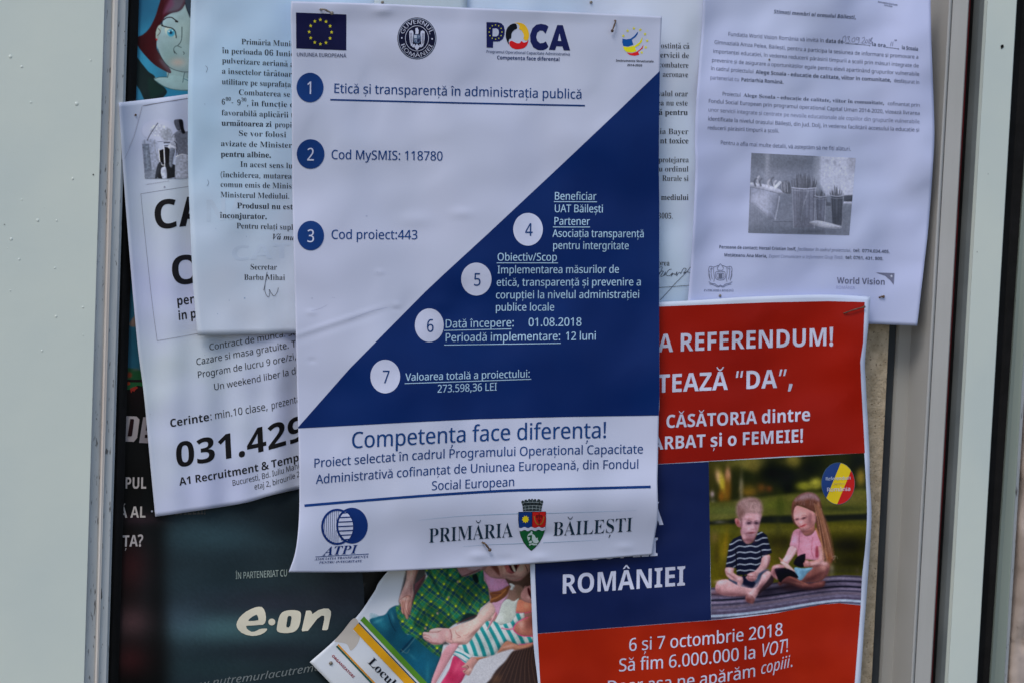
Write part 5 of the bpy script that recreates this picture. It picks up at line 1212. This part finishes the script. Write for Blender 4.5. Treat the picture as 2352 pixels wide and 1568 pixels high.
# girl: face and hair
p.poly([(900, 680), (1010, 640), (1030, 700), (1000, 745), (950, 762), (915, 730)], (150, 100, 96), 5)
p.poly([(828, 520), (860, 490), (960, 520), (1030, 560), (1040, 630), (1000, 690), (930, 715), (885, 690), (850, 640), (832, 580)], (176, 128, 132), 5); p.spot(930, 560, 60, 30, (186, 140, 142), .7); p.spot(900, 640, 30, 30, (190, 140, 148), .6)
p.poly([(820, 520), (830, 460), (870, 410), (920, 380), (980, 372), (1040, 395), (1080, 450), (1100, 560), (1130, 650), (1160, 760), (1180, 880), (1200, 960), (1170, 1010), (1130, 990), (1110, 880), (1060, 770), (1040, 640), (1040, 560), (1000, 540), (930, 505), (870, 492), (840, 540), (840, 620), (862, 660), (890, 690), (860, 672), (835, 640), (822, 580)], (92, 60, 52), 4)
p.poly([(850, 450), (900, 400), (980, 378), (1040, 400), (1070, 450), (1000, 430), (920, 440)], (142, 118, 130), 16, .85)
p.line([(1060, 470), (1100, 620), (1150, 800), (1180, 960)], 22, (134, 96, 80), 14, .85); p.line([(1040, 700), (1090, 820), (1140, 960)], 16, (150, 104, 66), 12, .8); p.line([(1085, 520), (1120, 680), (1165, 860)], 7, (176, 142, 126), 8, .7); p.line([(1050, 600), (1080, 720), (1120, 860)], 8, (64, 40, 34), 8, .8)
p.spot(1160, 980, 22, 40, (120, 70, 40), .7); p.poly([(1040, 540), (1055, 560), (1050, 590), (1030, 580)], (150, 100, 96), 4, .8)
p.spot(930, 605, 26, 9, (50, 28, 36), .9, -.35); p.spot(870, 615, 18, 9, (54, 30, 38), .9, -.2); p.line([(905, 585), (935, 578), (955, 585)], 4, (90, 58, 60), 4, .7)
p.spot(922, 672, 30, 8, (126, 32, 40), .95, -.35); p.spot(915, 665, 14, 4, (190, 170, 176), .7, -.35); p.spot(885, 652, 10, 10, (140, 92, 98), .7); p.spot(1000, 660, 20, 40, (130, 84, 84), .5)
p.line([(1190, 950), (1215, 945), (1195, 980)], 6, (130, 126, 124), 5, .8); p.line([(1228, 945), (1232, 970)], 4, (120, 116, 110), 4, .7)

SH, HL = (92, 58, 66), (206, 176, 188)
for q in ((200, 1175, 60, 16, HL, .75, 0), (380, 1215, 70, 14, HL, .5, .2), (300, 1290, 150, 14, SH, .7, .05), (160, 1260, 30, 30, SH, .5), (585, 1120, 26, 60, HL, .6, .55), (500, 1215, 14, 50, HL, .6, .6), (450, 1285, 24, 30, HL, .6, .6), (545, 1220, 14, 60, SH, .7, .6), (430, 1340, 26, 22, (84, 46, 48), .7),
          (262, 1085, 20, 34, HL, .6), (285, 1125, 60, 10, SH, .6, .6), (350, 1150, 22, 14, HL, .6), (592, 985, 18, 44, HL, .6), (612, 1020, 9, 50, SH, .7, .3), (545, 1075, 40, 10, HL, .5, -.7), (455, 1110, 26, 9, HL, .7), (468, 1160, 30, 8, SH, .7), (395, 770, 16, 40, HL, .5, -.3), (430, 800, 50, 14, SH, .7), (470, 815, 30, 12, SH, .5),
          (400, 640, 24, 50, HL, .35), (520, 610, 16, 40, HL, .4), (440, 690, 40, 30, HL, .45), (440, 742, 50, 10, SH, .5), (372, 660, 10, 40, SH, .7), (435, 615, 50, 8, SH, .35), (500, 690, 12, 30, SH, .35),
          (830, 920, 14, 60, HL, .5, .5), (765, 985, 36, 12, HL, .6, -.5), (1090, 930, 20, 50, HL, .4), (1030, 1010, 60, 10, HL, .45, -.15), (1030, 1035, 70, 8, SH, .7, -.1), (960, 1000, 16, 12, HL, .5), (1120, 1010, 34, 18, HL, .6), (1140, 1090, 16, 50, SH, .7), (1040, 1120, 90, 16, (70, 40, 42), .7, -.4), (690, 1040, 34, 20, HL, .5), (665, 1100, 16, 34, SH, .7),
          (880, 580, 40, 26, HL, .4), (905, 640, 26, 16, HL, .4), (980, 620, 20, 50, SH, .45), (940, 725, 60, 14, SH, .6), (990, 590, 14, 30, SH, .4), (900, 1195, 90, 10, (136, 94, 88), .5, .2), (1060, 1190, 40, 10, (130, 88, 80), .6)): p.spot(*q)
p.poly([(425, 1120), (436, 1117), (438, 1150), (428, 1152)], (110, 70, 78), 4, .5); p.line([(450, 1128), (492, 1124)], 3, (112, 72, 80), 3, .6); p.line([(452, 1142), (490, 1140)], 3, (112, 72, 80), 3, .6)
for i in range(60):
    a = random.random(); x0_ = 1030+a*55+random.uniform(-6, 6); cc_ = random.choice([(58, 36, 32), (150, 108, 84), (118, 80, 62), (176, 140, 118), (84, 54, 44)])
    p.line([(x0_-10, 470+a*40), (x0_+25+30*a, 640), (x0_+50+50*a, 800), (x0_+70+60*a, 900+random.uniform(0, 110))], 3, cc_, 4, .45)
for i in range(26):
    x0_ = random.uniform(850, 1050); p.line([(x0_, 392+abs(x0_-970)*.25), (x0_+random.uniform(-20, 16), 440), (x0_+random.uniform(-34, 20), 490)], 3, random.choice([(70, 44, 42), (160, 132, 136), (112, 80, 76)]), 4, .4)
p.blur(1); p.col = np.clip((p.col-.4)*1.12+.4, 0, 1); p.grain(.06, 7, 12); p.grain(.05, 22, 13)
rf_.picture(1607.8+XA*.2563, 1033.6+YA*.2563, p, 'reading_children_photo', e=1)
# round badge
t = np.linspace(0, 2*math.pi, 60, endpoint=False)
ell = np.stack([1238+150*np.cos(t)+0*t, 295+188*np.sin(t)], -1)
def clip(poly, a, b, side):
    """keep the part of a convex outline on one side of the line a-b"""
    a, b = np.array(a, float), np.array(b, float); n = np.array([-(b-a)[1], (b-a)[0]])*side; out = []
    for i in range(len(poly)):
        p1, p2 = poly[i-1], poly[i]; d1, d2 = (p1-a) @ n, (p2-a) @ n
        if (d1 >= 0) != (d2 >= 0): out.append(p1+(p2-p1)*d1/(d1-d2))
        if d2 >= 0: out.append(p2)
    return np.array(out)
L1 = ((1262, 110), (1130, 432)); L2 = ((1352, 183), (1228, 482))
bl_ = clip(ell, *L1, 1); rest = clip(ell, *L1, -1); ye = clip(rest, *L2, 1); re = clip(rest, *L2, -1)
for part, c in ((bl_, (26, 50, 104)), (ye, (176, 158, 28)), (re, (150, 24, 26))):
    if len(part) > 2: rf_.fill(K5(part), c, 'badge_stripe', e=2, step=25)
rf_.ring(K5(1238, 295), 38, 47.8, .8, (60, 84, 100), 'badge_rim', e=2.5)
for tt, a, b, cp, c in (('Referendum', (1124, 268), (1352, 258), 7.6, (140, 156, 188)), ('pentru', (1196, 306), (1296, 302), 4.6, (150, 140, 90)), ('România', (1135, 368), (1350, 360), 9, (158, 164, 190))):
    rf_.text([('s2', tt)], [K5(*a), K5(*b)], cp, c, lay_e=3)
bent_pin(rf_, R2(1870, 1307), R2(2043, 1247), 'long pin bent over the upper right corner of the red poster', m_rust, r=.0007)
# ---------------------------------------------------------------- the blue and white project poster, on top
def h_mp(x, y):
    base = .0012*np.sin(y/130.+.6)+wrinkle(x, y, 170, .0055, 61)+wrinkle(x, y, 60, .0012, 62)
    wave = .0085*np.exp(-((y-1175-(x-1000)*-.06)/75.)**2)*(.35+.65*sstep(850, 1400, x))
    flare = .010*sstep(1130, 1320, y)*np.clip((860-x)/180., 0, 1)**1.3
    # crease running up from the left edge, and small dents
    t = (x-680)*.33+(y-770); along = np.exp(-((x-770)/110.)**4)
    crease = .0005*np.exp(-(t/5.)**2)*along - .0003*np.exp(-((t-12)/9.)**2)*along
    dents = 0
    for cx, cy, s, a in ((872, 625, 10, .0004), (912, 700, 9, .0005), (908, 712, 8, -.0004), (715, 718, 12, .0005), (717, 828, 9, -.0005), (1060, 490, 26, .0006), (1240, 1280, 22, .0008), (1250, 1225, 26, -.0008), (1100, 1275, 22, .0010), (1160, 1285, 24, -.0008), (880, 25, 22, .0010), (1010, 700, 30, .0006), (955, 505, 40, .0008), (1435, 1255, 20, .0006)):
        dents = dents+a*np.exp(-((x-cx)/s)**2-((y-cy)/(s*.45))**2)
    return base+wave+flare+crease+dents+.0022*sstep(60, 0, y)
mp = Sheet('project_poster', 'large white poster with a deep blue triangle and numbered discs, on top of the others', 'poster', .0325, h_mp,
           [[(669.4, 3.3), (667.8, 37), (670, 132), (671, 392), (673.6, 532), (678.6, 717), (683.6, 934.5), (686.6, 1034.5), (687.6, 1159.6), (683.6, 1231), (676, 1276), (662.8, 1313)],
            [(1520.5, 38.4), (1515.5, 163.7), (1513.2, 392), (1514.3, 467), (1513.9, 692), (1514.8, 909), (1513, 959), (1511, 1060), (1510, 1105), (1511.3, 1181), (1505, 1225), (1498, 1273)],
            [(669.4, 3.3), (880, 9.5), (1091, 19.3), (1300, 28), (1520.5, 38.4)], [(662.8, 1313), (846, 1312.4), (1055, 1302.4), (1227, 1293), (1354.6, 1283.9), (1498, 1273)]],
           (.012, -1), mottled('poster_card', (164, 173, 202), (158, 168, 194), 7, rough=.45, spec=.14, bump=.00012, bscale=45), nu=200, nv=260)
BLUE = mottled('blue_print', (4, 30, 84), (8, 37, 94), 9, rough=.4, spec=.14); BL = (14, 52, 108); WB = (140, 172, 206); WHT = (164, 173, 202)
mp.fill([(1515.6, 163.4), (1420, 256), (1326, 345), (1265.5, 402), (1120, 538), (1018, 631.6), (976.2, 671), (804, 845), (684.5, 980.4), (684.8, 983), (945.8, 968.9), (1091, 961.8), (1300, 956.5), (1513, 953.4),
         (1514.8, 909), (1514.2, 800), (1513.9, 692), (1514.1, 580), (1514.3, 467), (1513.2, 392), (1513.8, 280)], BLUE, 'blue_triangle', step=12)
# flag
fl = mp.fill(A1([(1685, 117), (2148, 135), (2147, 465), (1688, 447)]), (16, 18, 56), 'european_flag')
mp.stars([A1(1909+103*math.sin(i*math.pi/6)+i*0, 295-112*math.cos(i*math.pi/6)+ (3 if i in (1, 2, 3, 4, 5) else 0)) for i in range(12)], 4.3, (176, 172, 44), 'star', parent=fl)
def t(tt, path, cap, st='s2', c=BL, up_=None, e=1.5): return mp.text([(st, tt)], path, cap, c, lay_e=e, upv=up_)
t('UNIUNEA EUROPEANĂ', [A1(1690, 518), A1(2147, 531)], 8.6, 's2', (44, 54, 92))
# government emblem
GC = Z7(1484, 404); NB = (14, 18, 44)
em = mp.disc(GC, 44.8, 48, NB, 'government_emblem')
mp.ring(GC, 42.6, 45.8, 1.0, (150, 164, 196), 'emblem_ring', em, e=2); mp.ring(GC, 26.6, 29, 1.1, WHT, 'emblem_ring', em, e=2)
def arc_text(s, a0, a1, rx, ry, cap, inward):
    v, f, z, adv = lay([('s2', s)])
    fr = v[:, 0]/adv; a = a0+(a1-a0)*fr
    rr = v[:, 1]*cap/CAP*(1 if not inward else -1)
    q = np.stack([GC[0]+(rx+rr)*np.sin(a), GC[1]-(ry+rr)*np.cos(a)], -1)
    mesh_ob('emblem_lettering', mp.surf(q[:, 0], q[:, 1], 2), f, ink(WHT), em)
arc_text('GUVERNUL', rad(-74), rad(74), 31, 33.6, 9.6, False); arc_text('ROMÂNIEI', rad(252), rad(112), 39.6, 43, 9.2, True)
mp.disc(Z7(1326, 400), 1.7, 1.9, WHT, 'emblem_dot', em, e=2, n=12); mp.disc(Z7(1643, 409), 1.7, 1.9, WHT, 'emblem_dot', em, e=2, n=12)
EG = [[(1404, 330), (1425, 318), (1443, 325), (1448, 350), (1443, 400), (1440, 470), (1424, 488), (1412, 450), (1406, 400)], [(1566, 334), (1545, 320), (1526, 328), (1520, 352), (1526, 400), (1530, 470), (1545, 492), (1558, 455), (1564, 400)],
      [(1466, 300), (1490, 292), (1502, 318), (1500, 358), (1468, 360), (1470, 330)], [(1440, 470), (1462, 462), (1462, 485), (1448, 500), (1432, 490)], [(1512, 465), (1530, 472), (1540, 490), (1524, 500), (1508, 485)], [(1456, 490), (1484, 462), (1514, 490), (1500, 512), (1484, 528), (1466, 512)]]
for q in EG: mp.fill(Z7(q), WHT, 'emblem_eagle', em, e=2)
mp.fill(Z7([(1448, 364), (1522, 366), (1522, 440), (1485, 462), (1450, 440)]), (70, 88, 120), 'emblem_shield', em, e=2.6)
mp.fill(Z7([(1455, 370), (1483, 370), (1483, 402), (1455, 402)]), (150, 164, 190), 'emblem_shield', em, e=3.2); mp.fill(Z7([(1490, 408), (1516, 408), (1512, 436), (1488, 444)]), (28, 34, 66), 'emblem_shield', em, e=3.2)
mp.many_lines([Z7([(1414+8*i, 345), (1416+8*i, 400), (1420+6*i, 455)]) for i in range(3)]+[Z7([(1556-8*i, 348), (1554-8*i, 402), (1550-6*i, 458)]) for i in range(3)], .5, NB, 'emblem_feathers', em, e=3)
mp.many_lines([Z7([(1462, 385), (1462, 372), (1470, 380), (1476, 372)]), Z7([(1460, 425), (1475, 415), (1480, 440)]), Z7([(1495, 378), (1510, 388), (1500, 398)])], .7, WHT, 'emblem_marks', em, e=4)
# four-letter logo
NV = (20, 26, 76)
lg = mp.fill(Z8([(120, 234), (235, 236), (275, 246), (302, 275), (312, 320), (308, 370), (290, 412), (255, 436), (190, 438), (188, 502), (121, 500)]), NV, 'programme_logo')
mp.fill(Z8([(185, 302), (222, 300), (243, 312), (250, 340), (243, 372), (222, 384), (183, 384)]), WHT, 'logo_counter', lg, e=2)
mp.stars([Z8(215+67*math.sin(i*math.pi/6), 338-75*math.cos(i*math.pi/6)) for i in range(12)], 1.9, (186, 190, 60), 'star', parent=lg, e=3)
def arcpoly(c, ro, ri, a0, a1, n=16):
    A = np.linspace(rad(a0), rad(a1), n)
    o_ = [(c[0]+ro[0]*math.sin(a), c[1]-ro[1]*math.cos(a)) for a in A]; i_ = [(c[0]+ri[0]*math.sin(a), c[1]-ri[1]*math.cos(a)) for a in A[::-1]]
    return o_+i_
CC = (690, 390)
mp.fill(Z8([(768, 282), (742, 262), (690, 252), (640, 262), (600, 300), (576, 370), (580, 440), (610, 500), (660, 527), (710, 528), (745, 515), (768, 490), (740, 436), (715, 452), (680, 455), (652, 432), (640, 390), (650, 345), (680, 322), (712, 325), (738, 356)]), NV, 'logo_letter', lg, e=1)
mp.fill(Z8([(860, 264), (918, 266), (995, 532), (928, 530), (914, 488), (850, 486), (838, 527), (772, 524)]), NV, 'logo_letter', lg, e=1)
mp.fill(Z8([(884, 354), (902, 432), (866, 430)]), WHT, 'logo_counter', lg, e=2)
mp.fill(Z8([(425, 252), (438, 272), (438, 300), (410, 318), (384, 350), (378, 400), (360, 412), (352, 440), (357, 472), (335, 435), (321, 380), (330, 310), (360, 270), (395, 250)]), (12, 14, 24), 'logo_segment', lg, e=1, smooth=True)
mp.fill(Z8([(415, 242), (460, 240), (510, 256), (548, 300), (564, 360), (560, 405), (545, 425), (522, 425), (506, 402), (512, 375), (490, 325), (462, 305), (466, 280), (450, 252)]), (198, 152, 36), 'logo_segment', lg, e=1, smooth=True)
mp.fill(Z8([(360, 462), (362, 440), (385, 430), (410, 442), (440, 455), (470, 452), (486, 432), (510, 448), (540, 440), (558, 424), (545, 470), (510, 505), (450, 518), (405, 512), (372, 490)]), (168, 22, 28), 'logo_segment', lg, e=1, smooth=True)
t('Programul Operaţional Capacitate Administrativă', [(1116.7, 122), (1309.3, 128.5)], 6.4, 's2', (24, 52, 100)); t('Competenţa face diferenţa!', [(1141.3, 136.8), (1285.6, 141)], 8.4, 'b', (16, 40, 88))
# twelve stars with a swoosh
sw = mp.fill(Z8([(1542, 406), (1580, 415), (1625, 408), (1665, 380), (1692, 345), (1704, 334), (1700, 360), (1678, 390), (1640, 418), (1655, 470), (1600, 490), (1550, 482), (1540, 445)]), (14, 70, 140), 'structural_funds_logo')
mp.fill(Z8([(1548, 490), (1600, 496), (1670, 480), (1720, 445), (1752, 388), (1745, 440), (1715, 475), (1672, 500), (1690, 538), (1640, 552), (1585, 545), (1560, 525)]), (190, 186, 30), 'logo_segment', sw)
mp.fill(Z8([(1585, 552), (1640, 560), (1690, 545), (1735, 510), (1762, 470), (1752, 510), (1705, 545), (1718, 575), (1670, 586), (1620, 578)]), (180, 30, 34), 'logo_segment', sw)
mp.stars([Z8(*q) for q in ((1551, 378), (1596, 325), (1661, 299), (1728, 314), (1778, 359), (1800, 428), (1786, 498), (1743, 552))], 4.0, (186, 186, 60), 'star', parent=sw, e=1)
t('Instrumente Structurale', [(1414.6, 142), (1501.4, 144.2)], 5.2, 'b', (20, 24, 40)); t('2014-2020', [(1440.3, 152.3), (1475, 153.2)], 4.9, 'b', (20, 24, 40))
# headings
t('Etică și transparență în administrația publică', [(765.5, 213.8), (1050, 220.5), (1337.5, 227.6)], 21.5)
mp.line([(758.6, 229.6), (1050, 237), (1343.6, 243.4)], 3.8, (14, 46, 100), 'underline')
t('Cod MySMIS: 118780', [(760, 365.8), (1017.5, 369.5)], 21); t('Cod proiect:443', [(760, 549), (960, 550)], 21)
for c, rx, ry, d, cd in (((712.1, 201.6), 31, 34, '1', 0), ((713.4, 354.4), 31.8, 34, '2', 0), ((713.8, 541.5), 30.5, 33.9, '3', 0), ((1212.8, 527.2), 34, 37.6, '4', 1), ((1094.1, 641.5), 34.8, 37.8, '5', 1), ((986, 747), 33.2, 38.2, '6', 1), ((884.8, 863.8), 34.2, 38.4, '7', 1)):
    b = mp.disc(c, rx, ry, WHT if cd else (16, 48, 106), 'number_disc', e=1.6)
    mp.text([('s2', d)], [(c[0]-9+(2 if cd else 0), c[1]+15), (c[0]+9+(2 if cd else 0), c[1]+15.2)], 29, (18, 52, 104) if cd else WHT, 'numeral', parent=b, lay_e=2.6)
for tt, a, b, cp in (('Beneficiar', (1272.6, 459.3), (1370, 459.9), 17.6), ('UAT Băilești', (1272.6, 487.9), (1386, 488.6), 17.6), ('Partener', (1271.6, 516.7), (1355, 517.3), 17.6), ('Asociația transparență', (1269, 544.8), (1480, 545.6), 17.4), ('pentru intergritate', (1269, 572.4), (1445, 573), 17.4),
                     ('Obiectiv/Scop', (1141.7, 599.2), (1280, 599.3), 17.6), ('Implementarea măsurilor de', (1142.2, 628.4), (1422.5, 627.1), 17.6), ('etică, transparență și prevenire a', (1139.8, 657), (1473.3, 656), 17.6), ('corupției la nivelul administrației', (1138, 686), (1469.6, 684.4), 17.6),
                     ('publice locale', (1137.3, 714.2), (1273.8, 713.8), 17.6), ('Dată începere:', (1021.4, 752.9), (1181.5, 749.8), 19), ('01.08.2018', (1213, 749.2), (1336.5, 748.4), 19), ('Perioadă implementare:', (1021.4, 784.2), (1288, 781), 19), ('12 luni', (1298, 781), (1370, 780), 19),
                     ('Valoarea totală a proiectului:', (931.3, 873.8), (1218, 865.6), 17), ('273.598,36 LEI', (1004.3, 900.8), (1141.8, 895.6), 17.6)): t(tt, [a, b], cp, 's2', WB, e=2)
for a, b in (((1272.3, 463.7), (1371, 464.1)), ((1269.9, 521.8), (1355.2, 522)), ((1141, 604.2), (1281.6, 604.3)), ((1020, 759), (1175, 755.3)), ((1020, 792), (1288, 788)), ((929.6, 880), (1220.2, 870))):
    mp.line([a, ((a[0]+b[0])/2, (a[1]+b[1])/2), b], 1.7, WB, 'underline', e=2)
t('Competența face diferența!', [(806, 1028.5), (1056.5, 1014.5), (1230, 1008), (1395, 1004.5)], 37)
t('Proiect selectat în cadrul Programului Operațional Capacitate', [(719.7, 1072.8), (870, 1061), (1016, 1051.5), (1250, 1044), (1478, 1040)], 20.5)
t('Administrativă cofinanțat de Uniunea Europeană, din Fondul', [(725.6, 1110), (900, 1096), (1066, 1085.5), (1270, 1078), (1468, 1075)], 20.5)
t('Social European', [(990.8, 1124.6), (1182.8, 1115)], 20.5)
mp.line([(699.4, 1160), (840, 1148), (976, 1137.3), (1147, 1126.4), (1269, 1122.8), (1494.5, 1116.8)], 6, (14, 46, 104), 'rule')
# stripes-and-discs logo
LC = B3(600, 1097); RC = B3(743, 1086); DB = (12, 38, 96)
ap = mp.disc(RC, 36.3, 41.4, DB, 'association_logo', e=1)
mp.ring(LC, 34.3, 39.2, 5, DB, 'logo_ring', ap, e=1.6)
tt_ = np.linspace(0, 2*math.pi, 72, endpoint=False)
rc_in = np.array([((RC[0]+31.5*math.cos(a)), RC[1]+36.5*math.sin(a)) for a in tt_])
lens = [q for q in rc_in if ((q[0]-LC[0])/36.5)**2+((q[1]-LC[1])/41)**2 < 1]
lc_in = [(LC[0]+36.5*math.cos(a), LC[1]+41*math.sin(a)) for a in tt_]
lens2 = [q for q in lc_in if ((q[0]-RC[0])/31.5)**2+((q[1]-RC[1])/36.5)**2 < 1]
lp = np.array([tuple(q) for q in lens]+lens2); cn = lp.mean(0); lp = lp[np.argsort(np.arctan2(lp[:, 1]-cn[1], lp[:, 0]-cn[0]))]
mp.fill(lp, WHT, 'logo_lens', ap, e=2.2)
ls = []
for k in range(-3, 4):
    y = cn[1]+k*10.2; w_ = 18.5*math.sqrt(max(0, 1-(k*10.2/36.)**2))
    ls.append([(cn[0]-w_, y+.8), (cn[0]+w_, y-.8)])
mp.many_lines(ls, 2.6, DB, 'logo_stripes', ap, e=2.9, smooth=False)
vs_ = []
for k in range(8):
    x = LC[0]-29.5+k*4.6; h_ = 37*math.sqrt(max(0, 1-((x-LC[0])/33.5)**2))
    if ((x-RC[0])/37)**2 >= 1: vs_.append([(x+1, LC[1]-h_), (x-1, LC[1]+h_)])
    else:
        q = 41*math.sqrt(1-((x-RC[0])/37)**2)
        if h_ > q: vs_ += [[(x+1, LC[1]-h_), (x+.6, RC[1]-q)], [(x-.6, RC[1]+q), (x-1, LC[1]+h_)]]
mp.many_lines(vs_, .95, DB, 'logo_stripes', ap, e=1.8, smooth=False)
t('ATPI', [(744, 1274.5), (820, 1269.3)], 20.5, 'rbi', (12, 36, 92), (.02, -1))
mp.line([(724.5, 1277.6), (847, 1270.8)], 1.5, (20, 46, 100), 'rule'); t('ASOCIAȚIA TRANSPARENȚĂ', [(723.2, 1285.6), (846, 1279.3)], 5.6, 'rbi', (26, 46, 96)); t('PENTRU INTEGRITATE', [(733.2, 1293.2), (831.8, 1289.4)], 5.4, 'rbi', (26, 46, 96))
# town hall line
INKY = (18, 38, 56)
t('PRIMĂRIA', [(984, 1245.6), (1080, 1238.5), (1177.8, 1232)], 34.5, 'r', INKY); t('BĂILEȘTI', [(1268.5, 1229.6), (1360, 1225), (1453, 1219)], 33.5, 'r', INKY, (.05, -1))
LB = (104, 136, 164)
mp.line([(961, 1193.8), B4(0, 413), B4(300, 384), B4(600, 368), B4(880, 358)], [.3, 1.2], LB, 'thin_rule'); mp.line([B4(1140, 355), B4(1600, 341), B4(1990, 329)], [1.1, .3], LB, 'thin_rule')
mp.line([B4(360, 667), B4(600, 650), B4(930, 638)], [.3, 1.1], LB, 'thin_rule'); mp.line([B4(1112, 632), B4(1640, 606)], [1.1, .3], LB, 'thin_rule')
ct = mp.fill(B4([(878, 341), (1138, 337), (1140, 420), (1132, 500), (1112, 565), (1080, 625), (1040, 675), (1000, 709), (960, 672), (925, 625), (898, 565), (884, 500), (877, 420)]), (16, 28, 30), 'town_coat_of_arms')
mp.fill(B4([(882, 346), (1005, 344), (1005, 490), (886, 490), (881, 420)]), (14, 44, 104), 'shield_quarter', ct, e=2); mp.fill(B4([(1011, 344), (1134, 341), (1136, 420), (1130, 484), (1011, 488)]), (156, 26, 26), 'shield_quarter', ct, e=2)
mp.fill(B4([(888, 515), (930, 520), (1000, 516), (1070, 518), (1128, 508), (1110, 562), (1078, 622), (1038, 670), (1000, 703), (962, 668), (928, 620), (902, 562)]), (16, 76, 44), 'shield_field', ct, e=2)
wv_ = [(884+i*12.35, 489+6*math.sin(i*1.15)-i*.15) for i in range(21)]; wl_ = [(x, y+28) for x, y in wv_[::-1]]
mp.fill(B4(wv_+wl_), WHT, 'shield_wave', ct, e=3)
sp_ = [(945+(36 if i % 2 else 24)*math.sin(i*math.pi/9), 411-(38 if i % 2 else 26)*math.cos(i*math.pi/9)) for i in range(18)]
mp.fill(B4(sp_), (196, 172, 24), 'shield_sun', ct, e=3)
mp.many_lines([B4([(1028, 380), (1035, 420), (1050, 450), (1072, 460), (1098, 450), (1112, 420), (1120, 385)])], 2.4, (130, 90, 40), 'shield_horn', ct, e=3)
mp.many_lines([B4([(1074, 352), (1074, 470)]), B4([(1045, 395), (1050, 375), (1074, 378), (1098, 375), (1104, 392)]), B4([(1055, 372), (1056, 400)]), B4([(1092, 372), (1092, 400)]), B4([(1060, 410), (1074, 430), (1090, 410)])], 1.3, (50, 20, 22), 'shield_trident', ct, e=4)
for q in ([(1000, 520), (1012, 530), (1005, 560), (985, 560), (960, 575), (972, 550), (990, 540)], [(960, 575), (990, 580), (985, 600), (972, 615), (965, 595)], [(1008, 545), (1030, 560), (1045, 590), (1065, 605), (1070, 625), (1050, 640), (1020, 630), (1005, 600)], [(975, 650), (1010, 635), (1050, 645), (1062, 655), (1020, 655), (1000, 648), (985, 660)], [(1030, 590), (1062, 585), (1058, 600), (1040, 605)], [(975, 620), (1000, 610), (1010, 625), (985, 640)]):
    mp.fill(B4(q), (150, 170, 178), 'shield_rider', ct, e=3)
cr = mp.fill(B4([(922, 336), (1094, 333), (1102, 285), (1112, 250), (1112, 238), (1098, 228), (1094, 238), (1086, 234), (1084, 224), (1062, 220), (1056, 232), (1048, 236), (1044, 222), (1030, 218), (1026, 228), (1018, 228), (1014, 218), (1000, 218), (998, 228), (990, 228), (986, 218), (972, 222), (968, 234), (960, 234), (956, 224), (938, 228), (934, 240), (926, 238), (922, 230), (905, 244), (908, 256), (918, 290)]), (34, 44, 50), 'mural_crown', ct, e=1)
mp.many_lines([B4([(912, 262), (960, 252), (1010, 250), (1060, 252), (1108, 262)]), B4([(918, 290), (1010, 280), (1104, 288)]), B4([(922, 318), (1010, 308), (1098, 316)]), B4([(935, 240), (945, 330)]), B4([(975, 235), (978, 325)]), B4([(1012, 230), (1010, 325)]), B4([(1050, 236), (1045, 325)]), B4([(1085, 240), (1078, 330)])], .8, (120, 134, 144), 'crown_masonry', ct, e=2)
for x in (940, 972, 1008, 1044, 1078): mp.fill(B4([(x-8, 276), (x+8, 276), (x+7, 258), (x, 252), (x-7, 258)]), (18, 24, 30), 'crown_window', ct, e=3)
bent_pin(mp, (735.4, 21.8), (759.5, 31), 'bent pin above the star-ringed flag of the blue and white poster', m_pin, r=.0009)
bent_pin(mp, (1412, 47.5), (1402.5, 71.5), 'rusty bent pin beside the swoosh logo, top right of the blue and white poster', m_rust, r=.0008)
bent_pin(mp, (1107.8, 1244), (1121.8, 1260), 'bent pin under the town hall lettering at the foot of the blue and white poster', m_rust, r=.0009)
mp.many_lines([[(715, 714), (735, 709), (752, 700)], [(762, 683), (770, 684)], [(800, 735), (850, 716), (890, 706)]], .5, (140, 148, 176), 'crease_mark', e=.6)
for q in ((842, 496, 2.2, 1.2), (717, 685, 2.2, .9), (866, 625, .9, .7)): mp.disc(q[:2], q[2], q[3], (138, 148, 178), 'smudge', n=10)
bpy.data.objects.remove(_ob)
